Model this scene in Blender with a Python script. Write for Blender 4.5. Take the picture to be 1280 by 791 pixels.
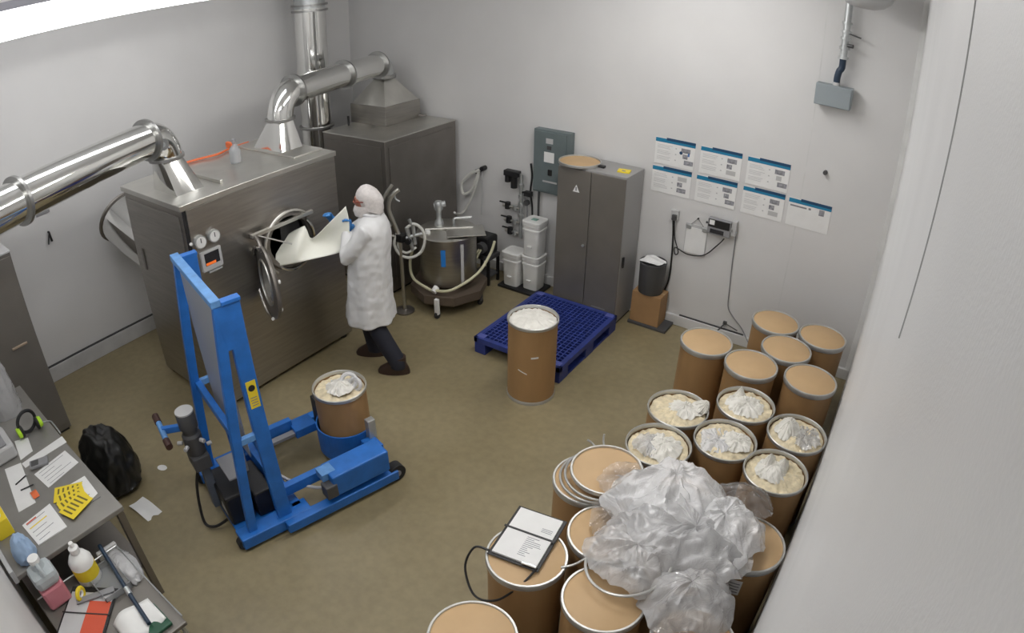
import bpy, bmesh, math, random
from math import sin, cos, pi, radians, sqrt
from mathutils import Vector, Matrix, noise

for o in list(bpy.data.objects):
    bpy.data.objects.remove(o)
SC = bpy.context.scene
COL = SC.collection

# ------------------------------------------------------------------ camera
CAM = Vector((6.9217, -6.365, 3.712))
YAW, PITCH, ROLL = -0.5831, -0.5189, 0.015
F_PX, KD = 832.3356, 0.35
cd = bpy.data.cameras.new('camera')
cam = bpy.data.objects.new('camera', cd)
COL.objects.link(cam)
SC.camera = cam
fwd = Vector((sin(YAW) * cos(PITCH), cos(YAW) * cos(PITCH), sin(PITCH)))
rgt = Vector((cos(YAW), -sin(YAW), 0))
upv = rgt.cross(fwd)
r2 = rgt * cos(ROLL) + upv * sin(ROLL)
u2 = -rgt * sin(ROLL) + upv * cos(ROLL)
m = Matrix.Identity(4)
for i in range(3):
    m[i][0], m[i][1], m[i][2], m[i][3] = r2[i], u2[i], -fwd[i], CAM[i]
cam.matrix_world = m
# a security camera's wide lens with barrel distortion
cd.sensor_fit = 'HORIZONTAL'
cd.sensor_width = 36.0
cd.sensor_height = 36.0 * 791 / 1280
cd.lens = 36.0 * 960 / 1280
cd.clip_start = 0.02
cd.type = 'PANO'
cd.panorama_type = 'FISHEYE_LENS_POLYNOMIAL'
cd.fisheye_fov = pi
q = 1280 / (36.0 * F_PX)
cd.fisheye_polynomial_k0 = 0.0
cd.fisheye_polynomial_k1 = -1.00038247 * q
cd.fisheye_polynomial_k2 = 0.00501763 * q ** 2
cd.fisheye_polynomial_k3 = -0.03832859 * q ** 3
cd.fisheye_polynomial_k4 = 0.03927867 * q ** 4

# ------------------------------------------------------------------ world and exposure
W = bpy.data.worlds.new('room_air')
SC.world = W
W.use_nodes = True
W.node_tree.nodes['Background'].inputs[0].default_value = (0.8, 0.85, 0.9, 1)
W.node_tree.nodes['Background'].inputs[1].default_value = 0.05
SC.view_settings.view_transform = 'Standard'
SC.view_settings.look = 'None'
SC.view_settings.gamma = 1
SC.view_settings.use_curve_mapping = False
SC.view_settings.exposure = 0.22
LAMP, LAMP_W = 16.0, 5.5          # emission of the lamp diffusers: middle of the room, left wall

# ------------------------------------------------------------------ materials
MATS = {}


def mat(name, col, rough=0.5, metal=0.0, noise_amt=0.0, noise_scale=8.0, bump=0.0, bump_scale=60.0,
        emit=None, alpha=None, trans=0.0, spec=0.5, stretch=None, col2=None):
    if name in MATS:
        return MATS[name]
    M = bpy.data.materials.new(name)
    M.use_nodes = True
    nt = M.node_tree
    b = nt.nodes['Principled BSDF']
    b.inputs['Base Color'].default_value = (*col, 1)
    b.inputs['Roughness'].default_value = rough
    b.inputs['Metallic'].default_value = metal
    b.inputs['Specular IOR Level'].default_value = spec
    if trans:
        b.inputs['Transmission Weight'].default_value = trans
    if emit:
        b.inputs['Emission Color'].default_value = (*col, 1)
        b.inputs['Emission Strength'].default_value = emit
    if noise_amt or bump:
        tc = nt.nodes.new('ShaderNodeTexCoord')
        mp = nt.nodes.new('ShaderNodeMapping')
        nt.links.new(tc.outputs['Object'], mp.inputs[0])
        if stretch:
            mp.inputs['Scale'].default_value = stretch
    if noise_amt:
        n = nt.nodes.new('ShaderNodeTexNoise')
        n.inputs['Scale'].default_value = noise_scale
        n.inputs['Detail'].default_value = 5
        nt.links.new(mp.outputs[0], n.inputs['Vector'])
        r = nt.nodes.new('ShaderNodeValToRGB')
        c2 = col2 or tuple(c * (1 - noise_amt) for c in col)
        r.color_ramp.elements[0].color = (*c2, 1)
        r.color_ramp.elements[1].color = (*[min(1, c * (1 + noise_amt * .5)) for c in col], 1)
        r.color_ramp.elements[0].position = .3
        r.color_ramp.elements[1].position = .7
        nt.links.new(n.outputs['Fac'], r.inputs[0])
        nt.links.new(r.outputs[0], b.inputs['Base Color'])
    if bump:
        n2 = nt.nodes.new('ShaderNodeTexNoise')
        n2.inputs['Scale'].default_value = bump_scale
        n2.inputs['Detail'].default_value = 3
        nt.links.new(mp.outputs[0], n2.inputs['Vector'])
        bp = nt.nodes.new('ShaderNodeBump')
        bp.inputs['Strength'].default_value = bump
        bp.inputs['Distance'].default_value = 0.01
        nt.links.new(n2.outputs['Fac'], bp.inputs['Height'])
        nt.links.new(bp.outputs[0], b.inputs['Normal'])
    MATS[name] = M
    return M


def plastic_film(name, col, opac, gloss=0.25, rough=0.12, bump=0.5, bs=25):
    """clear crinkled film: see-through, milky where it is thick, with sharp glints"""
    M = bpy.data.materials.new(name)
    M.use_nodes = True
    nt = M.node_tree
    nt.nodes.remove(nt.nodes['Principled BSDF'])
    out = nt.nodes['Material Output']
    tr = nt.nodes.new('ShaderNodeBsdfTransparent')
    df = nt.nodes.new('ShaderNodeBsdfDiffuse')
    tl = nt.nodes.new('ShaderNodeBsdfTranslucent')
    gl = nt.nodes.new('ShaderNodeBsdfGlossy')
    df.inputs[0].default_value = (*col, 1)
    tl.inputs[0].default_value = (*col, 1)
    gl.inputs['Roughness'].default_value = rough
    gl.inputs[0].default_value = (1, 1, 1, 1)
    tc = nt.nodes.new('ShaderNodeTexCoord')
    n = nt.nodes.new('ShaderNodeTexNoise')
    n.inputs['Scale'].default_value = bs
    n.inputs['Detail'].default_value = 4
    n.inputs['Distortion'].default_value = 1.2
    nt.links.new(tc.outputs['Object'], n.inputs['Vector'])
    bp = nt.nodes.new('ShaderNodeBump')
    bp.inputs['Strength'].default_value = bump
    bp.inputs['Distance'].default_value = 0.02
    nt.links.new(n.outputs['Fac'], bp.inputs['Height'])
    for s in (df, gl, tl):
        nt.links.new(bp.outputs[0], s.inputs['Normal'])
    m0 = nt.nodes.new('ShaderNodeMixShader')
    m0.inputs[0].default_value = .22
    nt.links.new(df.outputs[0], m0.inputs[1])
    nt.links.new(tl.outputs[0], m0.inputs[2])
    m1 = nt.nodes.new('ShaderNodeMixShader')
    m1.inputs[0].default_value = opac
    nt.links.new(tr.outputs[0], m1.inputs[1])
    nt.links.new(m0.outputs[0], m1.inputs[2])
    m2 = nt.nodes.new('ShaderNodeMixShader')
    lw = nt.nodes.new('ShaderNodeLayerWeight')
    lw.inputs[0].default_value = gloss
    nt.links.new(bp.outputs[0], lw.inputs['Normal'])
    nt.links.new(lw.outputs['Fresnel'], m2.inputs[0])
    nt.links.new(m1.outputs[0], m2.inputs[1])
    nt.links.new(gl.outputs[0], m2.inputs[2])
    nt.links.new(m2.outputs[0], out.inputs[0])
    MATS[name] = M
    return M


M_WALL = mat('wall_white', (.685, .68, .675), .45, noise_amt=.05, noise_scale=1.2, bump=.04, bump_scale=30)
M_WALLR = mat('wall_embossed', (.65, .652, .655), .40, noise_amt=.05, noise_scale=2, bump=.12, bump_scale=220)
M_CEIL = mat('ceiling_white', (.7, .7, .7), .6, noise_amt=.03)
M_TRIM = mat('baseboard_grey', (.52, .52, .52), .5, noise_amt=.15, noise_scale=5)
M_TRIMW = mat('baseboard_white', (.66, .66, .65), .5, noise_amt=.1, noise_scale=5)
M_GAP = mat('gap_dark', (.05, .05, .05), .8)
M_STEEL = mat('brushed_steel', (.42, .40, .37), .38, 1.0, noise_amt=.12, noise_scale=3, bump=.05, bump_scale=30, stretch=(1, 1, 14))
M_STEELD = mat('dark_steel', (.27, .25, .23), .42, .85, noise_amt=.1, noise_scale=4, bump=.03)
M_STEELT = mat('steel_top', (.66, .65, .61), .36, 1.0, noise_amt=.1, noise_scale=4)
M_CHROME = mat('polished_duct', (.78, .78, .76), .10, 1.0, bump=.02, bump_scale=6)
M_FLANGE = mat('duct_flange', (.36, .36, .35), .35, .9)
M_GALV = mat('galvanised', (.55, .57, .57), .4, .7, noise_amt=.15, noise_scale=12)
M_CABM = mat('cabinet_paint', (.20, .185, .165), .42, .35, noise_amt=.1, noise_scale=3)
M_CABT = mat('cabinet_side', (.36, .355, .35), .45, .3)
M_PANEL = mat('panel_grey', (.15, .185, .19), .5, .1, noise_amt=.08)
M_BLUE = mat('lift_blue', (.020, .155, .53), .4, 0, noise_amt=.18, noise_scale=9, bump=.02)
M_BLUEL = mat('lift_blue_lit', (.12, .30, .62), .45, 0, noise_amt=.2, noise_scale=14)  # paler copy of the lift blue: light on its top painted into the colour
M_PAL = mat('pallet_blue', (.025, .045, .23), .45, noise_amt=.2, noise_scale=12)
M_PALC = mat('pallet_corner', (.09, .11, .36), .45)
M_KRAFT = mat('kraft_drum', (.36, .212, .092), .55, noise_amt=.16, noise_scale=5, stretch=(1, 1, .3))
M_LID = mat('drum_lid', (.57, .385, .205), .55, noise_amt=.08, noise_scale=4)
M_RING = mat('clamp_ring', (.55, .55, .53), .38, .65, noise_amt=.15, noise_scale=10)
M_CREAM = mat('cream_contents', (.74, .64, .44), .6, noise_amt=.25, noise_scale=22, bump=.4, bump_scale=40)
M_BAGW = mat('white_liner', (.78, .76, .70), .4, noise_amt=.12, noise_scale=14, bump=.35, bump_scale=30)
M_FILM = plastic_film('clear_film', (.90, .90, .91), .52, .42, .12, 1.0, 11)
M_FILMM = plastic_film('milky_film', (.93, .93, .94), .82, .40, .13, 1.0, 10)
M_FILMC = plastic_film('thin_film', (.86, .86, .86), .16, .42, .10, 1.0, 12)
M_BLACK = mat('black_plastic', (.014, .014, .015), .45)
M_RUBBER = mat('rubber', (.02, .02, .02), .8)
M_DGREY = mat('dark_grey', (.07, .07, .072), .5)
M_GREY = mat('mid_grey', (.26, .26, .27), .5)
M_LGREY = mat('light_grey', (.5, .5, .5), .5)
M_WHITE = mat('white_plastic', (.80, .80, .78), .4)
M_PAPER = mat('paper', (.80, .80, .79), .7, noise_amt=.04)
M_YEL = mat('yellow_label', (.80, .62, .03), .55)
M_LIME = mat('lime', (.45, .75, .03), .45)
M_ORANGE = mat('orange', (.75, .16, .05), .5)
M_REDO = mat('red_card', (.62, .09, .04), .55)
M_TEAL = mat('poster_teal', (.012, .20, .36), .5)
M_NAVY = mat('poster_navy', (.012, .06, .14), .5)
M_INK = mat('ink', (.22, .22, .24), .7)
M_PHOTO = mat('photo_print', (.09, .09, .11), .6, noise_amt=.8, noise_scale=30, col2=(.4, .4, .42))
M_BPRINT = mat('blue_print', (.08, .2, .5), .6)
M_CARD = mat('cardboard', (.36, .21, .095), .7, noise_amt=.1, noise_scale=6)
M_HOSEW = mat('hose_white', (.66, .66, .62), .35)
M_HOSEY = mat('hose_cream', (.60, .58, .40), .4)
M_COAT = mat('lab_coat', (.70, .70, .70), .75, noise_amt=.06, noise_scale=6, bump=.25, bump_scale=16)
M_NET = mat('hair_net', (.68, .64, .62), .8, noise_amt=.12, noise_scale=40, bump=.3, bump_scale=80)
M_SKIN = mat('skin', (.52, .23, .16), .5)
M_GLOVE = mat('blue_glove', (.05, .22, .55), .4)
M_TROU = mat('navy_trousers', (.018, .02, .032), .8, noise_amt=.2)
M_SHOE = mat('brown_shoe', (.04, .022, .016), .5)
M_GLASSES = mat('spectacles', (.25, .05, .03), .3)
M_SHEET = mat('white_sheet', (.88, .88, .79), .35, noise_amt=.05, noise_scale=2)
M_BAGBLK = mat('black_bag', (.012, .012, .011), .35, bump=.4, bump_scale=14)
M_PINK = mat('pink_liquid', (.60, .22, .26), .25)
M_JUG = mat('jug_plastic', (.62, .68, .70), .3, trans=.3)
M_CLEARP = mat('clear_plastic', (.62, .64, .66), .15, trans=.6)
M_GLASS = mat('door_glass', (.42, .41, .37), .12, trans=.3)
M_DGREEN = mat('dark_green', (.02, .09, .05), .5)
M_NAVYP = mat('navy_rod', (.012, .03, .06), .4)
M_SCREEN = mat('screen_dark', (.03, .03, .035), .25)
M_SCRO = mat('screen_orange', (.9, .18, .03), .4, emit=.35)
M_TAPE = mat('blue_label', (.02, .2, .62), .4)
M_LAMPM = mat('lamp_diffuser', (1, .985, .965), .5, emit=LAMP)
M_LAMPW = mat('lamp_diffuser_soft', (.99, .99, 1), .5, emit=LAMP_W)
M_HOUS = mat('lamp_housing', (.35, .35, .4), .5)
M_WOOD = mat('dark_board', (.07, .06, .05), .6)

# floor: worn epoxy, two tones with faint scuffs
MF = bpy.data.materials.new('epoxy_floor')
MF.use_nodes = True
nt = MF.node_tree
b = nt.nodes['Principled BSDF']
tc = nt.nodes.new('ShaderNodeTexCoord')
n1 = nt.nodes.new('ShaderNodeTexNoise'); n1.inputs['Scale'].default_value = 1.1; n1.inputs['Detail'].default_value = 6
n2 = nt.nodes.new('ShaderNodeTexNoise'); n2.inputs['Scale'].default_value = 14; n2.inputs['Detail'].default_value = 4
nt.links.new(tc.outputs['Object'], n1.inputs['Vector'])
nt.links.new(tc.outputs['Object'], n2.inputs['Vector'])
rp = nt.nodes.new('ShaderNodeValToRGB')
rp.color_ramp.elements[0].position = .32; rp.color_ramp.elements[0].color = (.235, .192, .105, 1)
rp.color_ramp.elements[1].position = .68; rp.color_ramp.elements[1].color = (.30, .250, .145, 1)
nt.links.new(n1.outputs['Fac'], rp.inputs[0])
mx = nt.nodes.new('ShaderNodeMixRGB'); mx.blend_type = 'MULTIPLY'; mx.inputs[0].default_value = .35
rp2 = nt.nodes.new('ShaderNodeValToRGB')
rp2.color_ramp.elements[0].position = .35; rp2.color_ramp.elements[0].color = (.7, .7, .7, 1)
rp2.color_ramp.elements[1].position = .65; rp2.color_ramp.elements[1].color = (1.08, 1.08, 1.08, 1)
nt.links.new(n2.outputs['Fac'], rp2.inputs[0])
nt.links.new(rp.outputs[0], mx.inputs[1]); nt.links.new(rp2.outputs[0], mx.inputs[2])
nt.links.new(mx.outputs[0], b.inputs['Base Color'])
rr = nt.nodes.new('ShaderNodeMapRange'); rr.inputs['To Min'].default_value = .28; rr.inputs['To Max'].default_value = .5
nt.links.new(n1.outputs['Fac'], rr.inputs[0]); nt.links.new(rr.outputs[0], b.inputs['Roughness'])
M_FLOOR = MF


# ------------------------------------------------------------------ mesh builder
class MB:
    def __init__(s):
        s.v = []; s.f = []

    def add(s, vs, fs):
        o = len(s.v)
        s.v += [Vector(v) for v in vs]
        s.f += [tuple(i + o for i in f) for f in fs]
        return s

    def bx(s, x0, x1, y0, y1, z0, z1, M=None):
        vs = [Vector(p) for p in ((x0, y0, z0), (x1, y0, z0), (x1, y1, z0), (x0, y1, z0), (x0, y0, z1), (x1, y0, z1), (x1, y1, z1), (x0, y1, z1))]
        if M: vs = [M @ v for v in vs]
        return s.add(vs, [(0, 3, 2, 1), (4, 5, 6, 7), (0, 1, 5, 4), (1, 2, 6, 5), (2, 3, 7, 6), (3, 0, 4, 7)])

    def prism(s, ring, d):
        """ring of points pushed along vector d"""
        n = len(ring); d = Vector(d)
        a = [Vector(p) for p in ring]; c = [p + d for p in a]
        fs = [tuple(range(n))[::-1], tuple(range(n, 2 * n))]
        fs += [(i, (i + 1) % n, n + (i + 1) % n, n + i) for i in range(n)]
        return s.add(a + c, fs)

    def loft(s, rings, cap0=True, cap1=True, closed=True):
        n = len(rings[0]); vs = []; fs = []
        for r in rings: vs += list(r)
        for k in range(len(rings) - 1):
            for i in range(n if closed else n - 1):
                j = (i + 1) % n
                fs.append((k * n + i, k * n + j, (k + 1) * n + j, (k + 1) * n + i))
        if cap0: fs.append(tuple(range(n))[::-1])
        if cap1: fs.append(tuple((len(rings) - 1) * n + i for i in range(n)))
        return s.add(vs, fs)

    def tube(s, pts, r, n=10, caps=True, closed=False):
        pts = [Vector(p) for p in pts]
        rs = r if isinstance(r, (list, tuple)) else [r] * len(pts)
        rings = []; N = len(pts); up = None
        for i, p in enumerate(pts):
            if closed: t = pts[(i + 1) % N] - pts[i - 1]
            else: t = pts[min(i + 1, N - 1)] - pts[max(i - 1, 0)]
            t.normalize()
            if up is None:
                up = Vector((0, 0, 1)) if abs(t.z) < .9 else Vector((1, 0, 0))
            a = (up - t * up.dot(t)).normalized(); up = a; bb = t.cross(a)
            rings.append([p + (a * cos(2 * pi * k / n) + bb * sin(2 * pi * k / n)) * rs[i] for k in range(n)])
        if closed: rings.append(rings[0]); caps = False
        return s.loft(rings, caps, caps)

    def cyl(s, p0, p1, r, r1=None, n=20):
        return s.tube([p0, p1], [r, r if r1 is None else r1], n)

    def lathe(s, prof, n=32, c=(0, 0, 0), M=None, caps=None):
        """profile of (r, z) turned about z"""
        c = Vector(c); rings = []
        for r, z in prof:
            rg = [Vector((max(r, 1e-4) * cos(2 * pi * k / n), max(r, 1e-4) * sin(2 * pi * k / n), z)) for k in range(n)]
            rings.append([(M @ v if M else v) + c for v in rg])
        ring = abs(prof[0][0] - prof[-1][0]) < 1e-6 and abs(prof[0][1] - prof[-1][1]) < 1e-6
        return s.loft(rings, not ring, not ring)

    def torus(s, c, R, r, ax=(0, 0, 1), n=36, k=8, a0=0, a1=2 * pi):
        ax = Vector(ax).normalized(); c = Vector(c)
        a = ax.orthogonal().normalized() if abs(ax.z) < .99 else Vector((1, 0, 0)); bb = ax.cross(a)
        full = abs(a1 - a0 - 2 * pi) < 1e-3
        cnt = n if full else n + 1
        pts = [c + (a * cos(a0 + (a1 - a0) * i / n) + bb * sin(a0 + (a1 - a0) * i / n)) * R for i in range(cnt)]
        return s.tube(pts, r, k, closed=full)

    def grid(s, fn, nu, nv, closed_u=False):
        vs = [fn(i / nu, j / nv) for j in range(nv + 1) for i in range(nu + (0 if closed_u else 1))]
        w = nu + (0 if closed_u else 1); fs = []
        for j in range(nv):
            for i in range(nu):
                i2 = (i + 1) % w
                fs.append((j * w + i, j * w + i2, (j + 1) * w + i2, (j + 1) * w + i))
        return s.add(vs, fs)


def cr(pts, n=8, closed=False):
    """smooth path through points"""
    P = [Vector(p) for p in pts]; out = []
    N = len(P)
    for i in range(N if closed else N - 1):
        if closed: p0, p1, p2, p3 = P[i - 1], P[i], P[(i + 1) % N], P[(i + 2) % N]
        else: p0, p1, p2, p3 = P[max(i - 1, 0)], P[i], P[i + 1], P[min(i + 2, N - 1)]
        for k in range(n):
            t = k / n
            out.append(.5 * ((2 * p1) + (p2 - p0) * t + (2 * p0 - 5 * p1 + 4 * p2 - p3) * t * t + (3 * p1 - p0 - 3 * p2 + p3) * t ** 3))
    if not closed: out.append(P[-1])
    return out


ROOTM = {}


def thing(name, label, cat, loc=(0, 0, 0), rz=0.0, group=None):
    o = bpy.data.objects.new(name, None)
    COL.objects.link(o)
    o.empty_display_size = .1
    o.location = loc; o.rotation_euler = (0, 0, rz)
    o['label'] = label; o['category'] = cat
    if group: o['group'] = group
    ROOTM[o.name] = Matrix.Translation(Vector(loc)) @ Matrix.Rotation(rz, 4, 'Z')
    return o


def tagit(o, label=None, cat=None, group=None, kind=None):
    if label: o['label'] = label
    if cat: o['category'] = cat
    if group: o['group'] = group
    if kind: o['kind'] = kind
    return o


def mesh_of(name, mb, smooth=False, angle=40):
    me = bpy.data.meshes.new(name)
    me.from_pydata([tuple(v) for v in mb.v], [], mb.f)
    me.update()
    bm = bmesh.new(); bm.from_mesh(me)
    bmesh.ops.recalc_face_normals(bm, faces=bm.faces)
    if smooth:
        for f in bm.faces: f.smooth = True
        for e in bm.edges:
            if len(e.link_faces) == 2 and e.calc_face_angle(0) > radians(angle): e.smooth = False
    bm.to_mesh(me); bm.free()
    return me


def part(name, mb, mt, parent=None, world=True, smooth=False, bevel=0.0, loc=None, angle=40):
    """link one mesh object; world coordinates are turned into the parent's own frame"""
    if parent is not None and world:
        r = parent
        while r.parent is not None: r = r.parent
        inv = ROOTM[r.name].inverted()
        mb.v = [inv @ v for v in mb.v]
    if parent is None and loc is not None:
        L = Vector(loc); mb.v = [v - L for v in mb.v]
    me = mesh_of(name, mb, smooth, angle)
    me.materials.append(mt)
    o = bpy.data.objects.new(name, me)
    COL.objects.link(o)
    if parent is not None: o.parent = parent
    elif loc is not None: o.location = loc
    if bevel:
        bv = o.modifiers.new('edge', 'BEVEL'); bv.width = bevel; bv.segments = 2; bv.limit_method = 'ANGLE'; bv.angle_limit = radians(40)
        bv.harden_normals = False
    return o


def remesh(name, mb, voxel, it, mt, parent, world=False):
    if world:
        inv = ROOTM[parent.name].inverted(); mb.v = [inv @ v for v in mb.v]
    me = mesh_of(name, mb)
    t = bpy.data.objects.new('tmp', me); COL.objects.link(t)
    r = t.modifiers.new('r', 'REMESH'); r.mode = 'VOXEL'; r.voxel_size = voxel; r.use_smooth_shade = True
    if it:
        s = t.modifiers.new('s', 'SMOOTH'); s.factor = .5; s.iterations = it
    dg = bpy.context.evaluated_depsgraph_get(); dg.update()
    nm = bpy.data.meshes.new_from_object(t.evaluated_get(dg)); nm.name = name
    bpy.data.objects.remove(t)
    nm.materials.clear(); nm.materials.append(mt)
    o = bpy.data.objects.new(name, nm); COL.objects.link(o); o.parent = parent
    return o


def dup(root, loc, rz, label, group=None):
    r = root.copy(); COL.objects.link(r); r.location = loc; r.rotation_euler = (0, 0, rz); r['label'] = label
    if group: r['group'] = group
    for ch in list(root.children):
        c = ch.copy(); COL.objects.link(c); c.parent = r
        for g in list(ch.children):
            d = g.copy(); COL.objects.link(d); d.parent = c
    return r


def fbm(p, f, o=4):
    s = 0; a = 1; t = 0
    for k in range(o):
        s += a * (1 - 2 * abs(noise.noise(p * f))); t += a; a *= .55; f *= 2.03
    return s / t


# ------------------------------------------------------------------ the room
RW, RF, RH = 6.986, -6.52, 4.25
def struct(name, mb, mt, parent=None, **k):
    o = part(name, mb, mt, parent, **k)
    if parent is None: o['kind'] = 'structure'
    return o

struct('floor', MB().bx(-.2, RW + .2, RF - .2, .2, -.1, 0), M_FLOOR)
struct('ceiling', MB().bx(-.2, RW + .2, RF - .2, .2, RH, RH + .1), M_CEIL)
struct('wall_left', MB().bx(-.2, 0, RF - .2, .2, 0, RH), M_WALL)
struct('wall_back', MB().bx(0, RW, 0, .2, 0, RH), M_WALL)
struct('wall_right', MB().bx(RW, RW + .2, RF - .2, .2, 0, RH), M_WALLR)
struct('wall_front', MB().bx(0, RW, RF - .2, RF, 0, RH), M_WALL)
bl = struct('baseboard_left', MB().bx(0, .045, RF, 0, 0, .175), M_TRIM, bevel=.006)
tagit(struct('trim_1', MB().bx(.0, .03, -5.3, -1.4, .175, .186), M_GAP))
struct('baseboard_back', MB().bx(.045, RW, -.04, 0, 0, .12), M_TRIMW, bevel=.005)
struct('trim_2', MB().bx(4.98, 5.75, -.02, 0, .12, .13), M_GAP)
struct('trim_3', MB().bx(6.058, 6.070, -.0015, 0, .12, RH), M_TRIMW)
struct('trim_4', MB().bx(RW - .002, RW, -5.511, -5.508, 3.30, RH), M_LGREY)
struct('trim_5', MB().add([(RW - .05, 0, .12), (RW, 0, .12), (RW, -.05, .12), (RW - .05, 0, RH), (RW, 0, RH), (RW, -.05, RH)],
                          [(0, 1, 2), (5, 4, 3), (0, 2, 5, 3), (2, 1, 4, 5), (1, 0, 3, 4)]), M_TRIMW)

# ------------------------------------------------------------------ lamps
def lamp(loc, length, w, h, label, dm=None):
    t = thing('linear_lamp', label, 'lamp', loc, 0, 'linear ceiling lamps')
    part('diffuser', MB().bx(-w / 2, w / 2, -length / 2, length / 2, 0, h), dm or M_LAMPM, t, world=False)
    part('housing', MB().bx(-w / 2 - .01, w / 2 + .01, -length / 2 - .01, length / 2 + .01, h, h + .06), M_HOUS, t, world=False)
    for s in (-1, 1):
        part('hanger', MB().cyl((0, s * length * .3, h + .06), (0, s * length * .3, RH - loc[2]), .008, n=8), M_GREY, t, world=False)
    return t

lamp((2.0, -4.3, 3.640), 3.9, .30, .20, 'long glowing white lamp hanging at the upper left by the wall', M_LAMPW)
lamp((4.9, -2.0, 3.98), 2.4, .30, .10, 'long lamp hanging over the pallet and posters, above the picture')
lamp((4.7, -5.2, 3.98), 1.8, .30, .10, 'added lamp over the near end of the room, above the picture, brightening the foreground')  # made-up lamp out of view, put in to brighten foreground and right wall

# ------------------------------------------------------------------ coating machine
MX, MY0, MY1, MZ, MXB = 2.161, -4.003, -2.273, 2.056, .988
mc = thing('coating_machine', 'large brushed steel coating machine with round open port beside the left wall', 'machine', ((MX + MXB) / 2, (MY0 + MY1) / 2, 0))
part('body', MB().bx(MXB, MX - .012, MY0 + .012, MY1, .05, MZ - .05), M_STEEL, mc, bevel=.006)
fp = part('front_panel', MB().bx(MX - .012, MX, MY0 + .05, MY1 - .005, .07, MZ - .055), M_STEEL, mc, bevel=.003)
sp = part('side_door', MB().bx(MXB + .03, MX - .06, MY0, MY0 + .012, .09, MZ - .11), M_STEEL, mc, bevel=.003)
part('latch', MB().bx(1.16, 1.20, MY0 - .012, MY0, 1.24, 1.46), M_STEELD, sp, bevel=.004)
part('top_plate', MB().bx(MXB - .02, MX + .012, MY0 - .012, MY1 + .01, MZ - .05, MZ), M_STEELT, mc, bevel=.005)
for y in (MY0 + .08, MY1 - .08):
    for x in (MXB + .08, MX - .08):
        part('foot', MB().cyl((x, y, 0), (x, y, .06), .04, n=14), M_RUBBER, mc, smooth=True)
for y, z in ((-3.879, 1.70), (-3.736, 1.705)):
    g = part('gauge', MB().cyl((MX, y, z), (MX + .03, y, z), .058, n=24), M_GALV, mc, smooth=True)
    part('dial', MB().cyl((MX + .03, y, z), (MX + .034, y, z), .048, n=24), M_WHITE, g, smooth=True)
    part('needle', MB().bx(MX + .034, MX + .037, y - .003, y + .003, z - .005, z + .035), M_BLACK, g)
sc_ = part('control_screen', MB().bx(MX, MX + .03, -3.905, -3.695, 1.425, 1.605), M_LGREY, mc, bevel=.006)
part('display', MB().bx(MX + .03, MX + .033, -3.875, -3.725, 1.475, 1.585), M_SCREEN, sc_)
part('status_strip', MB().bx(MX + .033, MX + .035, -3.87, -3.77, 1.478, 1.50), M_SCRO, sc_)
part('ledge', MB().bx(MX, MX + .045, -3.86, -3.72, 1.405, 1.42), M_GALV, sc_, bevel=.003)
part('indicator', MB().lathe([(.014, 0), (.014, .012), (0, .018)], 14, (MX, -3.965, 1.71), Matrix.Rotation(pi / 2, 4, 'Y')), M_WHITE, mc, smooth=True)
part('corner_gap', MB().bx(MX - .0118, MX - .008, MY0 + .014, MY0 + .048, .08, MZ - .06), M_BLACK, mc)
# mouth of the pan
PC = Vector((MX, -2.97, 1.39))
XR = Matrix.Rotation(pi / 2, 4, 'Y')
part('port_collar', MB().lathe([(.285, 0), (.285, .05), (.27, .065), (.235, .065), (.225, .05), (.225, 0), (.285, 0)], 40, PC, XR), M_STEELD, mc, smooth=True)
part('pan_interior', MB().lathe([(.224, .004), (.0, .004)], 40, PC, XR), M_STEELD, mc)
part('feed_opening', MB().bx(MX + .005, MX + .012, -3.03, -2.80, 1.34, 1.56), M_BLACK, mc, bevel=.003)
part('guard_hoop', MB().torus(PC + Vector((.08, 0, -.02)), .305, .014, (1, 0, 0), 28, 8, -pi * .02, pi * 1.02) , M_STEELT, mc, smooth=True)
part('hinge_rail', MB().bx(MX + .06, MX + .095, -3.40, -2.68, 1.565, 1.60), M_STEELT, mc, bevel=.004)
for y in (-3.36, -2.74):
    part('rail_bracket', MB().bx(MX, MX + .08, y - .02, y + .02, 1.545, 1.585), M_STEELD, mc, bevel=.003)
part('stay_rod', MB().cyl((MX + .09, -3.33, 1.57), (MX + .25, -3.09, 1.44), .008, n=8), M_STEELT, mc, smooth=True)
# open round door, seen nearly edge-on
e = Vector((.93, -.37, 0)).normalized(); HN = Vector((MX + .05, -3.34, 0)); DC = HN + e * .22 + Vector((0, 0, 1.20))
nrm = Vector((-e.y, e.x, 0))
DM = Matrix((( e.x, 0, nrm.x), (e.y, 0, nrm.y), (0, 1, 0))).to_4x4()
dr_ = part('port_door', MB().lathe([(.20, 0), (.20, .035), (.245, .05), (.31, .035), (.335, .01), (.335, -.01), (.20, -.012), (.20, 0)], 44, DC, DM), M_STEELD, mc, smooth=True)
part('door_window', MB().lathe([(.0, .012), (.20, .012), (.20, .022), (0, .022)], 36, DC, DM), M_GLASS, dr_, smooth=True)
part('window_ring', MB().torus(DC - nrm * .012, .205, .012, nrm, 36, 8), M_STEELT, dr_, smooth=True)
part('door_edge_bar', MB().torus(DC - nrm * .03, .325, .016, nrm, 24, 8, pi * .62, pi * 1.75), M_CHROME, dr_, smooth=True)
part('hinge_arm', MB().tube(cr([HN + Vector((.02, -.02, 1.58)), HN + e * .12 + Vector((0, 0, 1.55)), DC + Vector((0, 0, .28))]), .02, 8), M_STEELD, dr_, smooth=True)
for a in (-.9, .35):
    p = DC + e * .27 * cos(a) + Vector((0, 0, .27 * sin(a)))
    part('door_knob', MB().cyl(p, p + nrm * .06, .018, n=12), M_WHITE, dr_, smooth=True)
part('pan_lip', MB().torus(PC + Vector((.09, .02, -.03)), .25, .016, (1, .0, 0), 24, 8, pi * 1.0, pi * 2.0), M_CHROME, mc, smooth=True)
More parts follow.
